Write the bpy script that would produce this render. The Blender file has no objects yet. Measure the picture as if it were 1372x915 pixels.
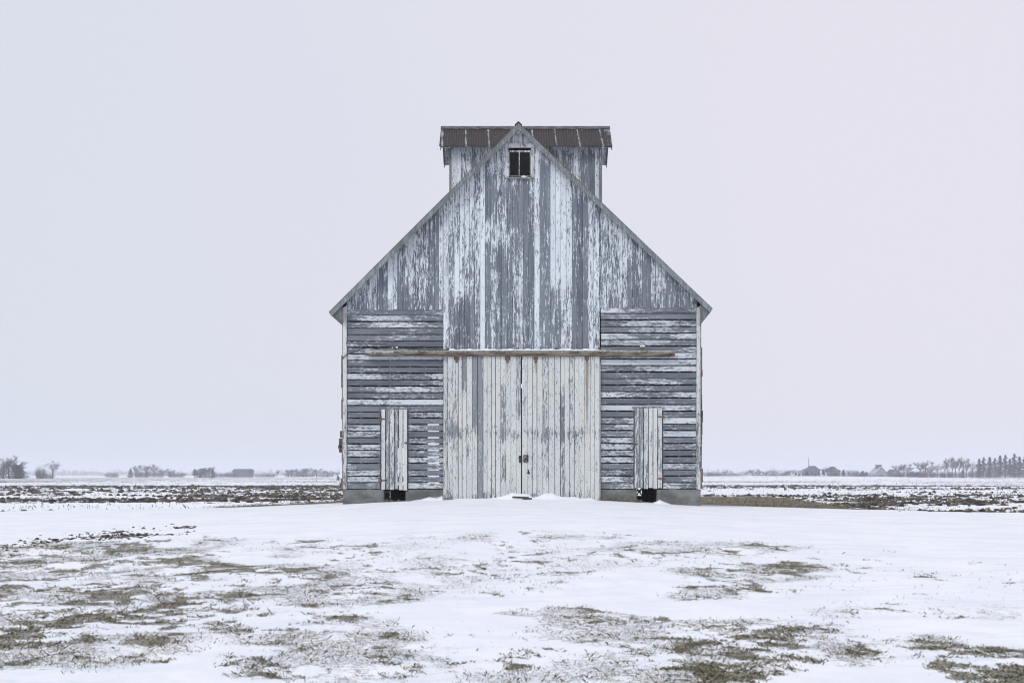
import bpy, bmesh, math, random
import numpy as np
from mathutils import Vector, Matrix

random.seed(7)
rng = np.random.default_rng(11)
SC = bpy.context.scene
COL = SC.collection
R = math.radians

# ------------------------------------------------------------------ camera
F = 1710.0            # focal length in photograph pixels
CAMZ = 1.6
cam_d = bpy.data.cameras.new("camera")
cam = bpy.data.objects.new("camera", cam_d)
COL.objects.link(cam)
cam.location = (0, 0, CAMZ)
cam.rotation_euler = (R(90), 0, 0)
cam_d.sensor_width = 36
cam_d.lens = F / 1372 * 36
cam_d.shift_y = (636 - 457.5) / 1372
cam_d.clip_start = 0.1
cam_d.clip_end = 9000
SC.camera = cam

# ------------------------------------------------------------------ world, sun, exposure
SUN_EL, SUN_AZ = 38, 222       # degrees; azimuth measured from +Y clockwise (behind the camera, a bit left)
w = bpy.data.worlds.new("World")
SC.world = w
w.use_nodes = True
nt = w.node_tree
for n in list(nt.nodes):
    nt.nodes.remove(n)
out = nt.nodes.new('ShaderNodeOutputWorld')
sky = nt.nodes.new('ShaderNodeTexSky')
sky.sky_type = 'NISHITA'
sky.sun_disc = False
sky.sun_elevation = R(SUN_EL)
sky.sun_rotation = R(SUN_AZ)
sky.dust_density = 4.0
bgs = nt.nodes.new('ShaderNodeBackground')
bgs.inputs['Strength'].default_value = 0.06
nt.links.new(sky.outputs[0], bgs.inputs['Color'])
# the overcast layer: an even pale cloud sheet, a little bluer to the west
tc = nt.nodes.new('ShaderNodeTexCoord')
sep = nt.nodes.new('ShaderNodeSeparateXYZ')
nt.links.new(tc.outputs['Generated'], sep.inputs[0])
mp = nt.nodes.new('ShaderNodeMapRange')
mp.inputs[1].default_value = -0.42
mp.inputs[2].default_value = 0.25
nt.links.new(sep.outputs['X'], mp.inputs[0])
ns = nt.nodes.new('ShaderNodeTexNoise')
ns.inputs['Scale'].default_value = 1.6
ns.inputs['Detail'].default_value = 3
nt.links.new(tc.outputs['Generated'], ns.inputs['Vector'])
ad = nt.nodes.new('ShaderNodeMath'); ad.operation = 'MULTIPLY_ADD'
ad.inputs[1].default_value = 0.5; ad.inputs[2].default_value = -0.25
nt.links.new(ns.outputs[0], ad.inputs[0])
ad2 = nt.nodes.new('ShaderNodeMath'); ad2.operation = 'ADD'; ad2.use_clamp = True
nt.links.new(ad.outputs[0], ad2.inputs[0]); nt.links.new(mp.outputs[0], ad2.inputs[1])
cm = nt.nodes.new('ShaderNodeMix'); cm.data_type = 'RGBA'
cm.inputs[6].default_value = (0.675, 0.715, 0.800, 1)
cm.inputs[7].default_value = (0.765, 0.750, 0.830, 1)
nt.links.new(ad2.outputs[0], cm.inputs[0])
bgc = nt.nodes.new('ShaderNodeBackground')
bgc.inputs['Strength'].default_value = 1.0
nt.links.new(cm.outputs[2], bgc.inputs['Color'])
mx = nt.nodes.new('ShaderNodeMixShader')
mx.inputs[0].default_value = 0.94
nt.links.new(bgs.outputs[0], mx.inputs[1])
nt.links.new(bgc.outputs[0], mx.inputs[2])
nt.links.new(mx.outputs[0], out.inputs['Surface'])

sd = bpy.data.lights.new("sun", 'SUN')
sun = bpy.data.objects.new("sun", sd)
COL.objects.link(sun)
sd.energy = 1.35
sd.angle = R(18)
sd.color = (1.0, 0.97, 0.93)
az = R(SUN_AZ)
sdir = Vector((math.sin(az) * math.cos(R(SUN_EL)), math.cos(az) * math.cos(R(SUN_EL)), math.sin(R(SUN_EL))))
sun.rotation_euler = sdir.to_track_quat('Z', 'Y').to_euler()

SC.view_settings.view_transform = 'Standard'
SC.view_settings.look = 'None'
SC.view_settings.exposure = 0.10
SC.view_settings.gamma = 1.0
SC.view_settings.use_curve_mapping = False
SC.render.engine = 'CYCLES'
SC.cycles.use_denoising = True
SC.cycles.denoising_prefilter = 'ACCURATE'
SC.cycles.filter_width = 1.1
SC.cycles.max_bounces = 6
SC.cycles.diffuse_bounces = 3
SC.cycles.volume_bounces = 1
SC.render.use_persistent_data = False

# ------------------------------------------------------------------ numpy noise
def _hash(ix, iy, seed):
    h = (ix.astype(np.int64) * 374761393 + iy.astype(np.int64) * 668265263 + seed * 974634777) & 0xFFFFFFFF
    h = ((h ^ (h >> 13)) * 1274126177) & 0xFFFFFFFF
    h = h ^ (h >> 16)
    return (h & 0xFFFF) / 65535.0

def vnoise(x, y, seed=0):
    ix = np.floor(x); iy = np.floor(y)
    fx = x - ix; fy = y - iy
    fx = fx * fx * (3 - 2 * fx); fy = fy * fy * (3 - 2 * fy)
    a = _hash(ix, iy, seed); b = _hash(ix + 1, iy, seed)
    c = _hash(ix, iy + 1, seed); d = _hash(ix + 1, iy + 1, seed)
    return (a * (1 - fx) + b * fx) * (1 - fy) + (c * (1 - fx) + d * fx) * fy

def fbm(x, y, scale, octaves, seed=0, gain=0.55):
    s = 0; a = 1.0; t = 0
    for o in range(octaves):
        c, sn = math.cos(o * 0.7), math.sin(o * 0.7)
        k = (2 ** o) / scale
        s = s + a * vnoise((x * c - y * sn) * k + o * 17.3, (x * sn + y * c) * k + o * 9.1, seed + o)
        t += a; a *= gain
    return s / t

def sstep(a, b, x):
    t = np.clip((x - a) / (b - a), 0, 1)
    return t * t * (3 - 2 * t)

# ------------------------------------------------------------------ terrain
def ZP(py, Y):
    return CAMZ + (636 - py) * Y / F
def XP(px, Y):
    return (px - 686) * Y / F
_cp = np.array([-900, -300, 0, 150, 280, 380, 460, 530, 600, 690, 800, 870, 938, 1040, 1150, 1372, 1700, 2300], float)
_cy = np.array([700, 693, 687, 685.5, 684, 680, 676, 672.5, 670, 668.6, 670, 674, 679, 682, 684.5, 690, 695, 700], float)
_cx = (_cp - 686) * 29.7 / F
_cz = CAMZ + (636 - _cy) * 29.7 / F
_xs = np.linspace(-45, 45, 1801)
_zs = np.interp(_xs, _cx, _cz)
_k = np.exp(-np.linspace(-2, 2, 41) ** 2); _k /= _k.sum()
_zs = np.convolve(np.pad(_zs, 20, mode='edge'), _k, mode='valid')
FIELD = 0.30

def ground_z(X, Y, fine=True):
    X = np.asarray(X, float); Y = np.asarray(Y, float)
    cr = np.interp(X, _xs, _zs)
    t = np.clip((Y - 8.5) / (29.0 - 8.5), 0, 1)
    up = 0.82 * t + 0.18 * t * t * (3 - 2 * t)
    dn = sstep(31.5, 43.0, Y)
    z = cr * up * (1 - dn) + FIELD * dn
    far = sstep(40, 60, Y)
    z = z + far * (fbm(X, Y, 40, 2, 51) - 0.5) * 0.16
    # soft swell far off to the right
    z = z + 0.9 * np.exp(-((X - 95) / 45.0) ** 2) * sstep(260, 420, Y) * (1 - sstep(470, 640, Y))
    if fine:
        sm = 1 - sstep(19.5, 22.5, Y + 1.2 * (fbm(X, Y * 0.3, 3, 2, 77) - .5)) * (1 - sstep(40, 46, Y))
        z = z + (fbm(X, Y, 1.3, 4, 3) - 0.5) * (0.03 + 0.07 * sm) + (fbm(X, Y * 1.0, 0.16, 3, 9) - 0.5) * 0.022 * sm
        z = z + (fbm(X * 0.35, Y, 1.6, 3, 15) - 0.5) * 0.06 * (1 - far)
    return z

# where the snow has worn through to grass: patches by their place on the lawn,
# written as (px, py, rx, ry, amount) of the photograph and turned into ground distances
ZONES = [
    (60, 745, 190, 26, .64), (150, 722, 140, 16, .56), (225, 712, 45, 7, .66), (60, 790, 230, 42, .62), (240, 762, 90, 8, .66), (330, 768, 80, 10, .56),
    (160, 818, 190, 26, .66), (60, 850, 170, 34, .58), (30, 878, 90, 14, .62), (350, 790, 110, 40, .54),
    (480, 750, 150, 22, .42), (690, 719, 150, 6, .44), (560, 770, 90, 22, .42), (500, 797, 70, 9, .53), (430, 850, 120, 26, .44),
    (470, 885, 130, 36, .53), (700, 880, 160, 34, .44), (640, 760, 160, 30, .37), (840, 745, 160, 14, .40), (930, 735, 130, 8, .46),
    (1010, 765, 90, 11, .60), (960, 795, 60, 8, .47), (1140, 820, 60, 7, .42), (1300, 822, 90, 8, .44), (1180, 780, 220, 30, .30),
    (740, 822, 60, 6, .60), (820, 832, 80, 7, .64), (960, 846, 150, 13, .64), (1040, 866, 120, 16, .68), (1150, 876, 90, 12, .62), (1190, 872, 60, 8, .7), (1230, 862, 50, 8, .64),
    (1320, 885, 70, 14, .74), (1350, 903, 60, 12, .74), (900, 905, 90, 14, .58), (860, 870, 80, 10, .50), (930, 892, 130, 10, .5),
    (1130, 745, 150, 6, .28),
]
def lawn_amount(X, Y, z=None):
    if z is None:
        z = ground_z(X, Y, False)
    Ys = np.maximum(Y, 0.5)
    px = 686 + X / Ys * F
    py = 636 + (CAMZ - z) / Ys * F
    A = np.zeros_like(px)
    for (cx, cy, rx, ry, a) in ZONES:
        d = ((px - cx) / (rx * 1.15)) ** 2 + ((py - cy) / (ry * 1.25)) ** 2
        A = np.maximum(A, a * np.clip(1.45 - 0.62 * d, 0, 1.0))
    side = ((px < -60) | (px > 1430) | (py > 940)) & (Y < 20)
    A = np.where(side, 0.5 * np.ones_like(A), A)
    A = np.where(Y < 2, 0.5, A)
    lim = 1 - sstep(20.5, 22.5, Y)
    return A * lim

def lawn_bare(X, Y):
    A = lawn_amount(X, Y)
    n = 0.38 * fbm(X, Y, 0.75, 3, 21) + 0.62 * fbm(X, Y, 0.19, 4, 31, .66)
    n = (n - 0.5) * 2.3 + 0.5
    return sstep(0.50, 0.92, n + (A - 0.53) * 1.1) * sstep(0.1, 0.3, A), A

def field_amount(X, Y):
    """how much soil shows in the ploughed field beyond the lane"""
    ang = X / np.maximum(Y, 1)
    px = 686 + ang * F
    q = Y + 7 * (fbm(X, Y, 60, 2, 61) - .5) * (Y / 60)
    band = fbm(ang * 2.0, np.log(np.maximum(q, 1)) * 9.0, 1.0, 3, 65)
    a = 0.10 + 0.9 * (band - 0.5) * 1.7
    dep = (CAMZ - FIELD) / np.maximum(Y, 1) * F      # px below horizon
    def g(cx, cy, rx, ry, amp):
        return amp * np.exp(-((px - cx) / rx) ** 4 - ((dep - (cy - 636)) / ry) ** 2)
    a = a + g(1290, 668, 150, 8, .36) + g(1150, 676, 50, 7, .7) + g(1270, 674, 130, 9, .3) + g(1200, 650, 260, 5, .22) + g(200, 655, 300, 4, .2) + g(370, 666, 130, 8, .55) + g(150, 671, 130, 3, .35) + g(60, 661, 70, 6, .3)
    a = a + g(1000, 667, 130, 4, .35) + g(150, 646, 160, 3, .25) + g(420, 652, 90, 5, .35)
    a = a - g(130, 680, 210, 4, .5) - g(60, 665, 90, 2.0, .3) - g(200, 646, 160, 1.6, .5) - g(1200, 658, 260, 1.8, .5) - g(1000, 672, 10, 3, 0) - g(300, 645, 260, 1.2, .35)
    a = a + .42 * sstep(100, 240, Y) * (1 - sstep(900, 1600, Y)) * sstep(.35, .6, fbm(X / np.maximum(Y, 1) * 5, np.log(np.maximum(Y, 1)) * 22, 1.0, 2, 69))
    return np.clip(a, 0, 1) * sstep(39, 45, Y)

def turf_strip(X, Y):
    """dead grass strip round the barn where the snow blew off"""
    ang = X / np.maximum(Y, 1)
    px = 686 + ang * F
    n = (fbm(X, Y, 3, 3, 91) - .5)
    fn = np.where(px > 700, np.interp(px, [900, 1040, 1120, 1170], [82, 76, 56, 44]), np.interp(px, [270, 330, 420, 500], [46, 53, 61, 74])) + 6 * n
    inside = np.where((px > 270) & (px < 1170), 1.0, 0.0)
    return (1 - sstep(fn - 3, fn + 3, Y)) * sstep(34, 38, Y) * inside * (Y > 1)

# ------------------------------------------------------------------ mesh helpers
def link(o, parent=None):
    COL.objects.link(o)
    if parent:
        o.parent = parent
    return o

def tag(o, label=None, cat=None, group=None, kind=None):
    if label: o['label'] = label
    if cat: o['category'] = cat
    if group: o['group'] = group
    if kind: o['kind'] = kind
    return o

def empty(name, loc, label, cat, group=None, rz=0):
    o = bpy.data.objects.new(name, None)
    o.empty_display_size = 0.3
    COL.objects.link(o)
    o.location = loc
    o.rotation_euler = (0, 0, rz)
    return tag(o, label, cat, group)

class MB:
    """collects shapes in world coordinates, with a colour attribute per vertex"""
    def __init__(s):
        s.v = []; s.f = []; s.c = []; s.mi = []
    def add(s, vs, fs, col=(0.5, 0.5, 0.5), m=0):
        b = len(s.v)
        s.v.extend(vs)
        s.f.extend([tuple(i + b for i in f) for f in fs])
        if isinstance(col, list):
            s.c.extend(col)
        else:
            s.c.extend([col] * len(vs))
        s.mi.extend([m] * len(fs))
    def box(s, x0, x1, y0, y1, z0, z1, col=None, m=0):
        if col is None: col = (random.random(), .5, random.random())
        vs = [(x0, y0, z0), (x1, y0, z0), (x1, y1, z0), (x0, y1, z0), (x0, y0, z1), (x1, y0, z1), (x1, y1, z1), (x0, y1, z1)]
        s.add(vs, [(0, 3, 2, 1), (4, 5, 6, 7), (0, 1, 5, 4), (1, 2, 6, 5), (2, 3, 7, 6), (3, 0, 4, 7)], col, m)
    def vboard(s, x0, x1, yf, th, z0, zl, zr, rnd, amt, seg=0.25):
        """vertical board with a slanted top; amt(x,z) gives how much paint it keeps"""
        n = max(1, int((min(zl, zr) - z0) / seg))
        vs = []; cs = []; fs = []
        b = random.random()
        for i in range(n + 1):
            t = i / n
            for (x, zt) in ((x0, zl), (x1, zr)):
                z = z0 + (zt - z0) * t
                for y in (yf, yf + th):
                    vs.append((x, y, z)); cs.append((rnd, amt((x0 + x1) / 2, z), b))
        for i in range(n):
            a = i * 4; c = a + 4
            fs += [(a, a + 2, c + 2, c), (a + 2, a + 3, c + 3, c + 2), (a + 3, a + 1, c + 1, c + 3), (a + 1, a, c, c + 1)]
        fs += [(0, 1, 3, 2), (n * 4, n * 4 + 2, n * 4 + 3, n * 4 + 1)]
        s.add(vs, fs, cs)
    def hboard(s, x0, x1, yf, th, z0, z1, rnd, amt, seg=0.3, jit=0.0):
        n = max(1, int((x1 - x0) / seg))
        vs = []; cs = []; fs = []
        b = random.random()
        for i in range(n + 1):
            x = x0 + (x1 - x0) * i / n
            dz = random.uniform(-jit, jit)
            for z in (z0 + dz, z1 + dz):
                for y in (yf, yf + th):
                    vs.append((x, y, z)); cs.append((rnd, amt(x, (z0 + z1) / 2), b))
        for i in range(n):
            a = i * 4; c = a + 4
            fs += [(a, c, c + 2, a + 2), (a + 2, c + 2, c + 3, a + 3), (a + 3, c + 3, c + 1, a + 1), (a + 1, c + 1, c, a)]
        fs += [(0, 2, 3, 1), (n * 4, n * 4 + 1, n * 4 + 3, n * 4 + 2)]
        s.add(vs, fs, cs)
    def tube(s, pts, rads, sides=6, col=(.5, .5, .5), m=0):
        pts = [Vector(p) for p in pts]
        if not isinstance(rads, (list, tuple)): rads = [rads] * len(pts)
        vs = []; fs = []
        n = len(pts)
        for i, p in enumerate(pts):
            d = (pts[min(i + 1, n - 1)] - pts[max(i - 1, 0)])
            if d.length < 1e-9: d = Vector((0, 0, 1))
            d.normalize()
            u = d.orthogonal().normalized(); w_ = d.cross(u)
            if i and (u.dot(pu) < 0.9):
                u = (pu - d * pu.dot(d)).normalized(); w_ = d.cross(u)
            pu = u
            for k in range(sides):
                a = 2 * math.pi * k / sides
                q = p + (u * math.cos(a) + w_ * math.sin(a)) * rads[i]
                vs.append(tuple(q))
        for i in range(n - 1):
            for k in range(sides):
                a = i * sides + k; b = i * sides + (k + 1) % sides
                fs.append((a, b, b + sides, a + sides))
        fs.append(tuple(range(sides))[::-1]); fs.append(tuple(range((n - 1) * sides, n * sides)))
        s.add(vs, fs, col, m)
    def build(s, name, mats, parent=None, origin=None, smooth=False):
        if origin is None:
            if parent:
                origin = Vector((0, 0, 0)); par = parent
                origin = world_loc(parent)
            else:
                origin = Vector((0, 0, 0))
        origin = Vector(origin)
        me = bpy.data.meshes.new(name)
        vs = [(v[0] - origin.x, v[1] - origin.y, v[2] - origin.z) for v in s.v]
        me.from_pydata(vs, [], s.f)
        if not isinstance(mats, (list, tuple)): mats = [mats]
        for m in mats: me.materials.append(m)
        if len(mats) > 1:
            me.polygons.foreach_set('material_index', s.mi)
        at = me.color_attributes.new('bd', 'FLOAT_COLOR', 'POINT')
        arr = np.ones((len(s.c), 4), np.float32)
        arr[:, :3] = np.array(s.c, np.float32)
        at.data.foreach_set('color', arr.ravel())
        if smooth:
            me.polygons.foreach_set('use_smooth', [True] * len(me.polygons))
        me.update()
        o = bpy.data.objects.new(name, me)
        link(o, parent)
        o.location = origin - (world_loc(parent) if parent else Vector((0, 0, 0)))
        return o

def world_loc(o):
    l = Vector((0, 0, 0))
    while o:
        l += Vector(o.location); o = o.parent
    return l

def np_mesh(name, V, Fc, mats, attrs=None, smooth=False, parent=None):
    """V (n,3), Fc (m,k) arrays -> mesh object"""
    me = bpy.data.meshes.new(name)
    n, m, k = len(V), len(Fc), Fc.shape[1]
    me.vertices.add(n); me.loops.add(m * k); me.polygons.add(m)
    me.vertices.foreach_set('co', V.astype(np.float32).ravel())
    me.loops.foreach_set('vertex_index', Fc.astype(np.int32).ravel())
    me.polygons.foreach_set('loop_start', np.arange(0, m * k, k, dtype=np.int32))
    me.polygons.foreach_set('loop_total', np.full(m, k, dtype=np.int32))
    if smooth:
        me.polygons.foreach_set('use_smooth', np.ones(m, dtype=bool))
    me.update(calc_edges=True)
    for nm, arr in (attrs or {}).items():
        at = me.color_attributes.new(nm, 'FLOAT_COLOR', 'POINT')
        a4 = np.ones((n, 4), np.float32); a4[:, :arr.shape[1]] = arr
        at.data.foreach_set('color', a4.ravel())
    if not isinstance(mats, (list, tuple)): mats = [mats]
    for mt in mats: me.materials.append(mt)
    o = bpy.data.objects.new(name, me)
    return link(o, parent)

# ------------------------------------------------------------------ material helpers
class NT:
    def __init__(s, name):
        s.m = bpy.data.materials.new(name); s.m.use_nodes = True
        s.t = s.m.node_tree
        s.bs = s.t.nodes['Principled BSDF']
        s.bs.inputs['Roughness'].default_value = 0.85
        s.bs.inputs['Specular IOR Level'].default_value = 0.25
    def n(s, ty, **kw):
        x = s.t.nodes.new(ty)
        for k, v in kw.items(): setattr(x, k, v)
        return x
    def l(s, a, b): s.t.links.new(a, b)
    def val(s, x, sock):
        if isinstance(x, (int, float)): sock.default_value = x
        elif isinstance(x, (tuple, list)): sock.default_value = tuple(x) + ((1,) if len(x) == 3 and sock.type == 'RGBA' else ())
        else: s.l(x, sock)
    def math(s, op, a, b=0.0, c=0.0, clamp=False):
        x = s.n('ShaderNodeMath', operation=op); x.use_clamp = clamp
        s.val(a, x.inputs[0]); s.val(b, x.inputs[1]); s.val(c, x.inputs[2])
        return x.outputs[0]
    def mix(s, f, a, b, blend='MIX'):
        x = s.n('ShaderNodeMix'); x.data_type = 'RGBA'; x.blend_type = blend
        s.val(f, x.inputs[0]); s.val(a, x.inputs[6]); s.val(b, x.inputs[7])
        return x.outputs[2]
    def noise(s, vec, scale=1.0, detail=4, rough=0.55, dist=0.0):
        x = s.n('ShaderNodeTexNoise')
        s.l(vec, x.inputs['Vector'])
        x.inputs['Scale'].default_value = scale; x.inputs['Detail'].default_value = detail
        x.inputs['Roughness'].default_value = rough; x.inputs['Distortion'].default_value = dist
        return x.outputs[0]
    def scale(s, vec, sc, off=None):
        x = s.n('ShaderNodeVectorMath', operation='MULTIPLY')
        s.l(vec, x.inputs[0]); x.inputs[1].default_value = sc
        o = x.outputs[0]
        if off is not None:
            y = s.n('ShaderNodeVectorMath', operation='ADD')
            s.l(o, y.inputs[0]); s.l(off, y.inputs[1]); o = y.outputs[0]
        return o
    def comb(s, x, y, z):
        c = s.n('ShaderNodeCombineXYZ')
        s.val(x, c.inputs[0]); s.val(y, c.inputs[1]); s.val(z, c.inputs[2])
        return c.outputs[0]
    def step(s, x, a, b):
        m = s.n('ShaderNodeMapRange'); m.interpolation_type = 'SMOOTHSTEP'
        s.val(x, m.inputs[0]); m.inputs[1].default_value = a; m.inputs[2].default_value = b
        return m.outputs[0]
    def attr(s, nm):
        a = s.n('ShaderNodeAttribute', attribute_name=nm)
        sp = s.n('ShaderNodeSeparateColor'); s.l(a.outputs['Color'], sp.inputs[0])
        return sp.outputs
    def bump(s, h, strength=0.5, dist=0.01):
        b = s.n('ShaderNodeBump'); s.val(h, b.inputs['Height'])
        b.inputs['Strength'].default_value = strength; b.inputs['Distance'].default_value = dist
        s.l(b.outputs[0], s.bs.inputs['Normal'])
    def col(s, c): s.val(c, s.bs.inputs['Base Color'])

def paint_material(name, horizontal=False, paint=(.70, .755, .80), paint2=(.60, .66, .71), wood=(.175, .20, .235), wood2=(.080, .094, .115), rust=False, bias=0.0, cream=0.0):
    k = NT(name)
    g = k.n('ShaderNodeNewGeometry')
    pos = g.outputs['Position']
    at = k.attr('bd')
    off = k.comb(k.math('MULTIPLY', at[0], 37.0), k.math('MULTIPLY', at[0], 53.0), k.math('MULTIPLY', at[0], 91.0))
    zero = (0, 0, 0)
    def sc(a, b):   # a across the grain, b along it
        return (b, a, a) if horizontal else (a, a, b)
    big = k.noise(k.scale(pos, sc(1.7, .55)), 1, 3, .5)
    mid = k.noise(k.scale(pos, sc(14.0, 2.6) if horizontal else sc(9.0, 1.1), off), 1, 5, .62, .4)
    flk = k.noise(k.scale(pos, sc(30.0, 9.0) if horizontal else sc(24.0, 4.5), off), 1, 5, .72)
    fin = k.noise(k.scale(pos, sc(55.0, 16.0), off), 1, 3, .65)
    stk = k.noise(k.scale(pos, sc(70.0, 1.6) if horizontal else sc(46.0, .9), off), 1, 4, .7)
    m = k.math('MULTIPLY', big, .35)
    m = k.math('MULTIPLY_ADD', mid, .60, m)
    m = k.math('MULTIPLY_ADD', stk, .75, m)
    m = k.math('MULTIPLY_ADD', flk, 1.15, m)
    m = k.math('MULTIPLY_ADD', fin, .60, m)      # mean about 1.575
    m = k.math('ADD', m, k.math('MULTIPLY_ADD', at[1], .62, -0.31 + bias))
    mask = k.step(m, 1.685, 1.745)
    # hair cracks and lost chips inside sound paint
    chip = k.noise(k.scale(pos, sc(34.0, 9.0), off), 1, 3, .7)
    chipm = k.step(chip, .60, .66)
    mask = k.math('MULTIPLY', mask, k.math('SUBTRACT', 1.0, k.math('MULTIPLY', chipm, .85)))
    grain = k.noise(k.scale(pos, sc(130.0, 2.5), off), 1, 4, .6)
    tone = k.noise(k.scale(pos, sc(5.0, .8), off), 1, 3, .5)
    wd = k.mix(k.step(k.math('MULTIPLY_ADD', grain, .7, k.math('MULTIPLY', tone, .5)), .45, .74), wood2, wood)
    wd = k.mix(k.math('MULTIPLY', at[2], .40), wd, tuple(c * 1.45 for c in wood))
    wd = k.mix(k.math('MULTIPLY', k.step(stk, .54, .66), .6), wd, tuple(c * 1.7 for c in wood))
    pt = k.mix(k.step(tone, .35, .65), paint2, paint)
    thin = k.step(m, 1.72, 1.86)
    pt = k.mix(thin, k.mix(.5, pt, wood), pt)
    if cream:
        warm = k.noise(k.scale(pos, sc(3.0, .5), off), 1, 3, .6)
        pt = k.mix(k.math('MULTIPLY', k.step(warm, .40, .66), cream), pt, (.62, .62, .56))
        sp = k.noise(k.scale(pos, sc(48.0, 16.0), off), 1, 2, .6)
        pt = k.mix(k.math('MULTIPLY', k.step(sp, .66, .70), .6), pt, (.16, .13, .11))
    c = k.mix(mask, wd, pt)
    if rust:
        pass
    k.col(c)
    k.bs.inputs['Roughness'].default_value = .8
    h = k.math('MULTIPLY_ADD', mask, .6, k.math('MULTIPLY', grain, .5))
    k.bump(h, .6, .006)
    return k.m

M = {}
M['siding'] = paint_material('weathered_siding')
M['slat'] = paint_material('weathered_slats', horizontal=True, paint=(.62, .67, .70), paint2=(.48, .53, .57), wood=(.165, .185, .21), wood2=(.065, .074, .09))
M['door'] = paint_material('weathered_door', paint=(.62, .655, .65), paint2=(.53, .575, .585), wood=(.22, .245, .27), wood2=(.10, .11, .125), cream=.5)
M['trim'] = paint_material('weathered_trim', paint=(.66, .69, .70), paint2=(.52, .55, .56), wood=(.20, .21, .21), wood2=(.09, .085, .08), cream=.4)
M['rake'] = paint_material('weathered_rake', paint=(.30, .325, .33), paint2=(.21, .235, .24), wood=(.17, .185, .19), wood2=(.09, .10, .10))

def simple(name, c1, c2, scale=(8, 8, 8), lo=.35, hi=.65, rough=.85, bump=.4, bd=.01, metallic=0.0):
    k = NT(name)
    g = k.n('ShaderNodeNewGeometry')
    n1 = k.noise(k.scale(g.outputs['Position'], scale), 1, 6, .62)
    k.col(k.mix(k.step(n1, lo, hi), c1, c2))
    k.bs.inputs['Roughness'].default_value = rough
    k.bs.inputs['Metallic'].default_value = metallic
    n2 = k.noise(k.scale(g.outputs['Position'], tuple(s * 4 for s in scale)), 1, 3, .6)
    k.bump(n2, bump, bd)
    return k.m
M['inner'] = simple('bare_inner_wood', (.05, .047, .045), (.10, .095, .09), (12, 12, 2))
M['stud'] = simple('grey_studs', (.08, .09, .11), (.15, .17, .20), (25, 25, 4))
M['iron'] = simple('rusty_iron', (.07, .05, .04), (.24, .15, .09), (30, 30, 30))
M['dark_iron'] = simple('black_iron', (.02, .02, .022), (.06, .055, .055), (30, 30, 30))
M['wire'] = simple('dark_wire', (.03, .03, .035), (.06, .055, .05), (30, 30, 30))
M['old_wood'] = simple('dark_old_wood', (.05, .042, .035), (.15, .125, .10), (5, 30, 30))
M['bark_side'] = simple('dark_side_boards', (.06, .055, .05), (.20, .18, .15), (10, 10, 3))
M['glass_dark'] = simple('dark_interior_glass', (.008, .008, .009), (.016, .016, .018), (5, 5, 5), rough=.6, bump=0)  # near-black colour stands in for the unlit interior behind the panes
M['glass_dark'].node_tree.nodes['Principled BSDF'].inputs['Specular IOR Level'].default_value = .05

# track cover: brown log-like rusted rail with pale upper side of old paint
k = NT('rusted_track')
g = k.n('ShaderNodeNewGeometry')
p = g.outputs['Position']
a = k.noise(k.scale(p, (2.2, 14, 14)), 1, 5, .65)
b = k.noise(k.scale(p, (16, 40, 40)), 1, 5, .7)
base = k.mix(k.step(a, .36, .62), (.055, .044, .036), (.25, .23, .185))
base = k.mix(k.step(b, .50, .68), base, (.20, .12, .07))
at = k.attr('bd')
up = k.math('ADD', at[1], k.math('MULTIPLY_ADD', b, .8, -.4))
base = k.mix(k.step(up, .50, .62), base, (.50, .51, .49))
k.col(base); k.bump(b, .9, .02)
M['track'] = k.m

# concrete foundation
k = NT('old_concrete')
g = k.n('ShaderNodeNewGeometry'); p = g.outputs['Position']
a = k.noise(k.scale(p, (2, 2, 3)), 1, 6, .65)
b = k.noise(k.scale(p, (18, 18, 40)), 1, 5, .65)
c = k.mix(k.step(a, .35, .68), (.105, .11, .105), (.215, .225, .225))
c = k.mix(k.math('MULTIPLY', k.step(b, .52, .70), .7), c, (.10, .105, .085))
sx = k.n('ShaderNodeSeparateXYZ'); k.l(p, sx.inputs[0])
crk = k.noise(k.scale(p, (1.5, 1.5, 25)), 1, 3, .6)
c = k.mix(k.math('MULTIPLY', k.step(crk, .60, .66), .5), c, (.09, .09, .085))
k.col(c); k.bump(b, .6, .01)
M['concrete'] = k.m

# rusty corrugated roof metal, colour attr: x = sheet number, y = dist to seam
k = NT('rusty_corrugated')
g = k.n('ShaderNodeNewGeometry'); p = g.outputs['Position']
at = k.attr('bd')
a = k.noise(k.scale(p, (5, 5, 3)), 1, 5, .6)
b = k.noise(k.scale(p, (45, 20, 14)), 1, 4, .7)
rust = k.mix(k.step(b, .38, .64), (.030, .027, .029), (.095, .078, .073))
zinc = k.mix(k.step(b, .4, .6), (.25, .28, .31), (.40, .43, .47))
mm = k.math('ADD', k.math('MULTIPLY_ADD', a, .9, -.45), k.math('MULTIPLY_ADD', b, .7, -.35))
mm = k.math('ADD', mm, at[1])
k.col(k.mix(k.step(mm, .48, .60), rust, zinc))
k.bs.inputs['Roughness'].default_value = .75
M['roof_metal'] = k.m
M['ridge_metal'] = simple('dark_ridge_metal', (.05, .05, .055), (.17, .18, .19), (6, 20, 20))
M['roofing'] = simple('grey_roofing', (.07, .075, .075), (.16, .17, .17), (6, 6, 6))

# snow heap
def snow_nodes(k, p):
    a = k.noise(k.scale(p, (1.2, 1.2, 1.2)), 1, 4, .6)
    return k.mix(k.step(a, .35, .65), (.80, .835, .89), (.86, .88, .92))
k = NT('snow')
g = k.n('ShaderNodeNewGeometry')
k.col(snow_nodes(k, g.outputs['Position']))
k.bs.inputs['Roughness'].default_value = .7
k.bump(k.noise(k.scale(g.outputs['Position'], (30, 30, 30)), 1, 5, .6), .4, .01)
M['snow'] = k.m

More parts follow.
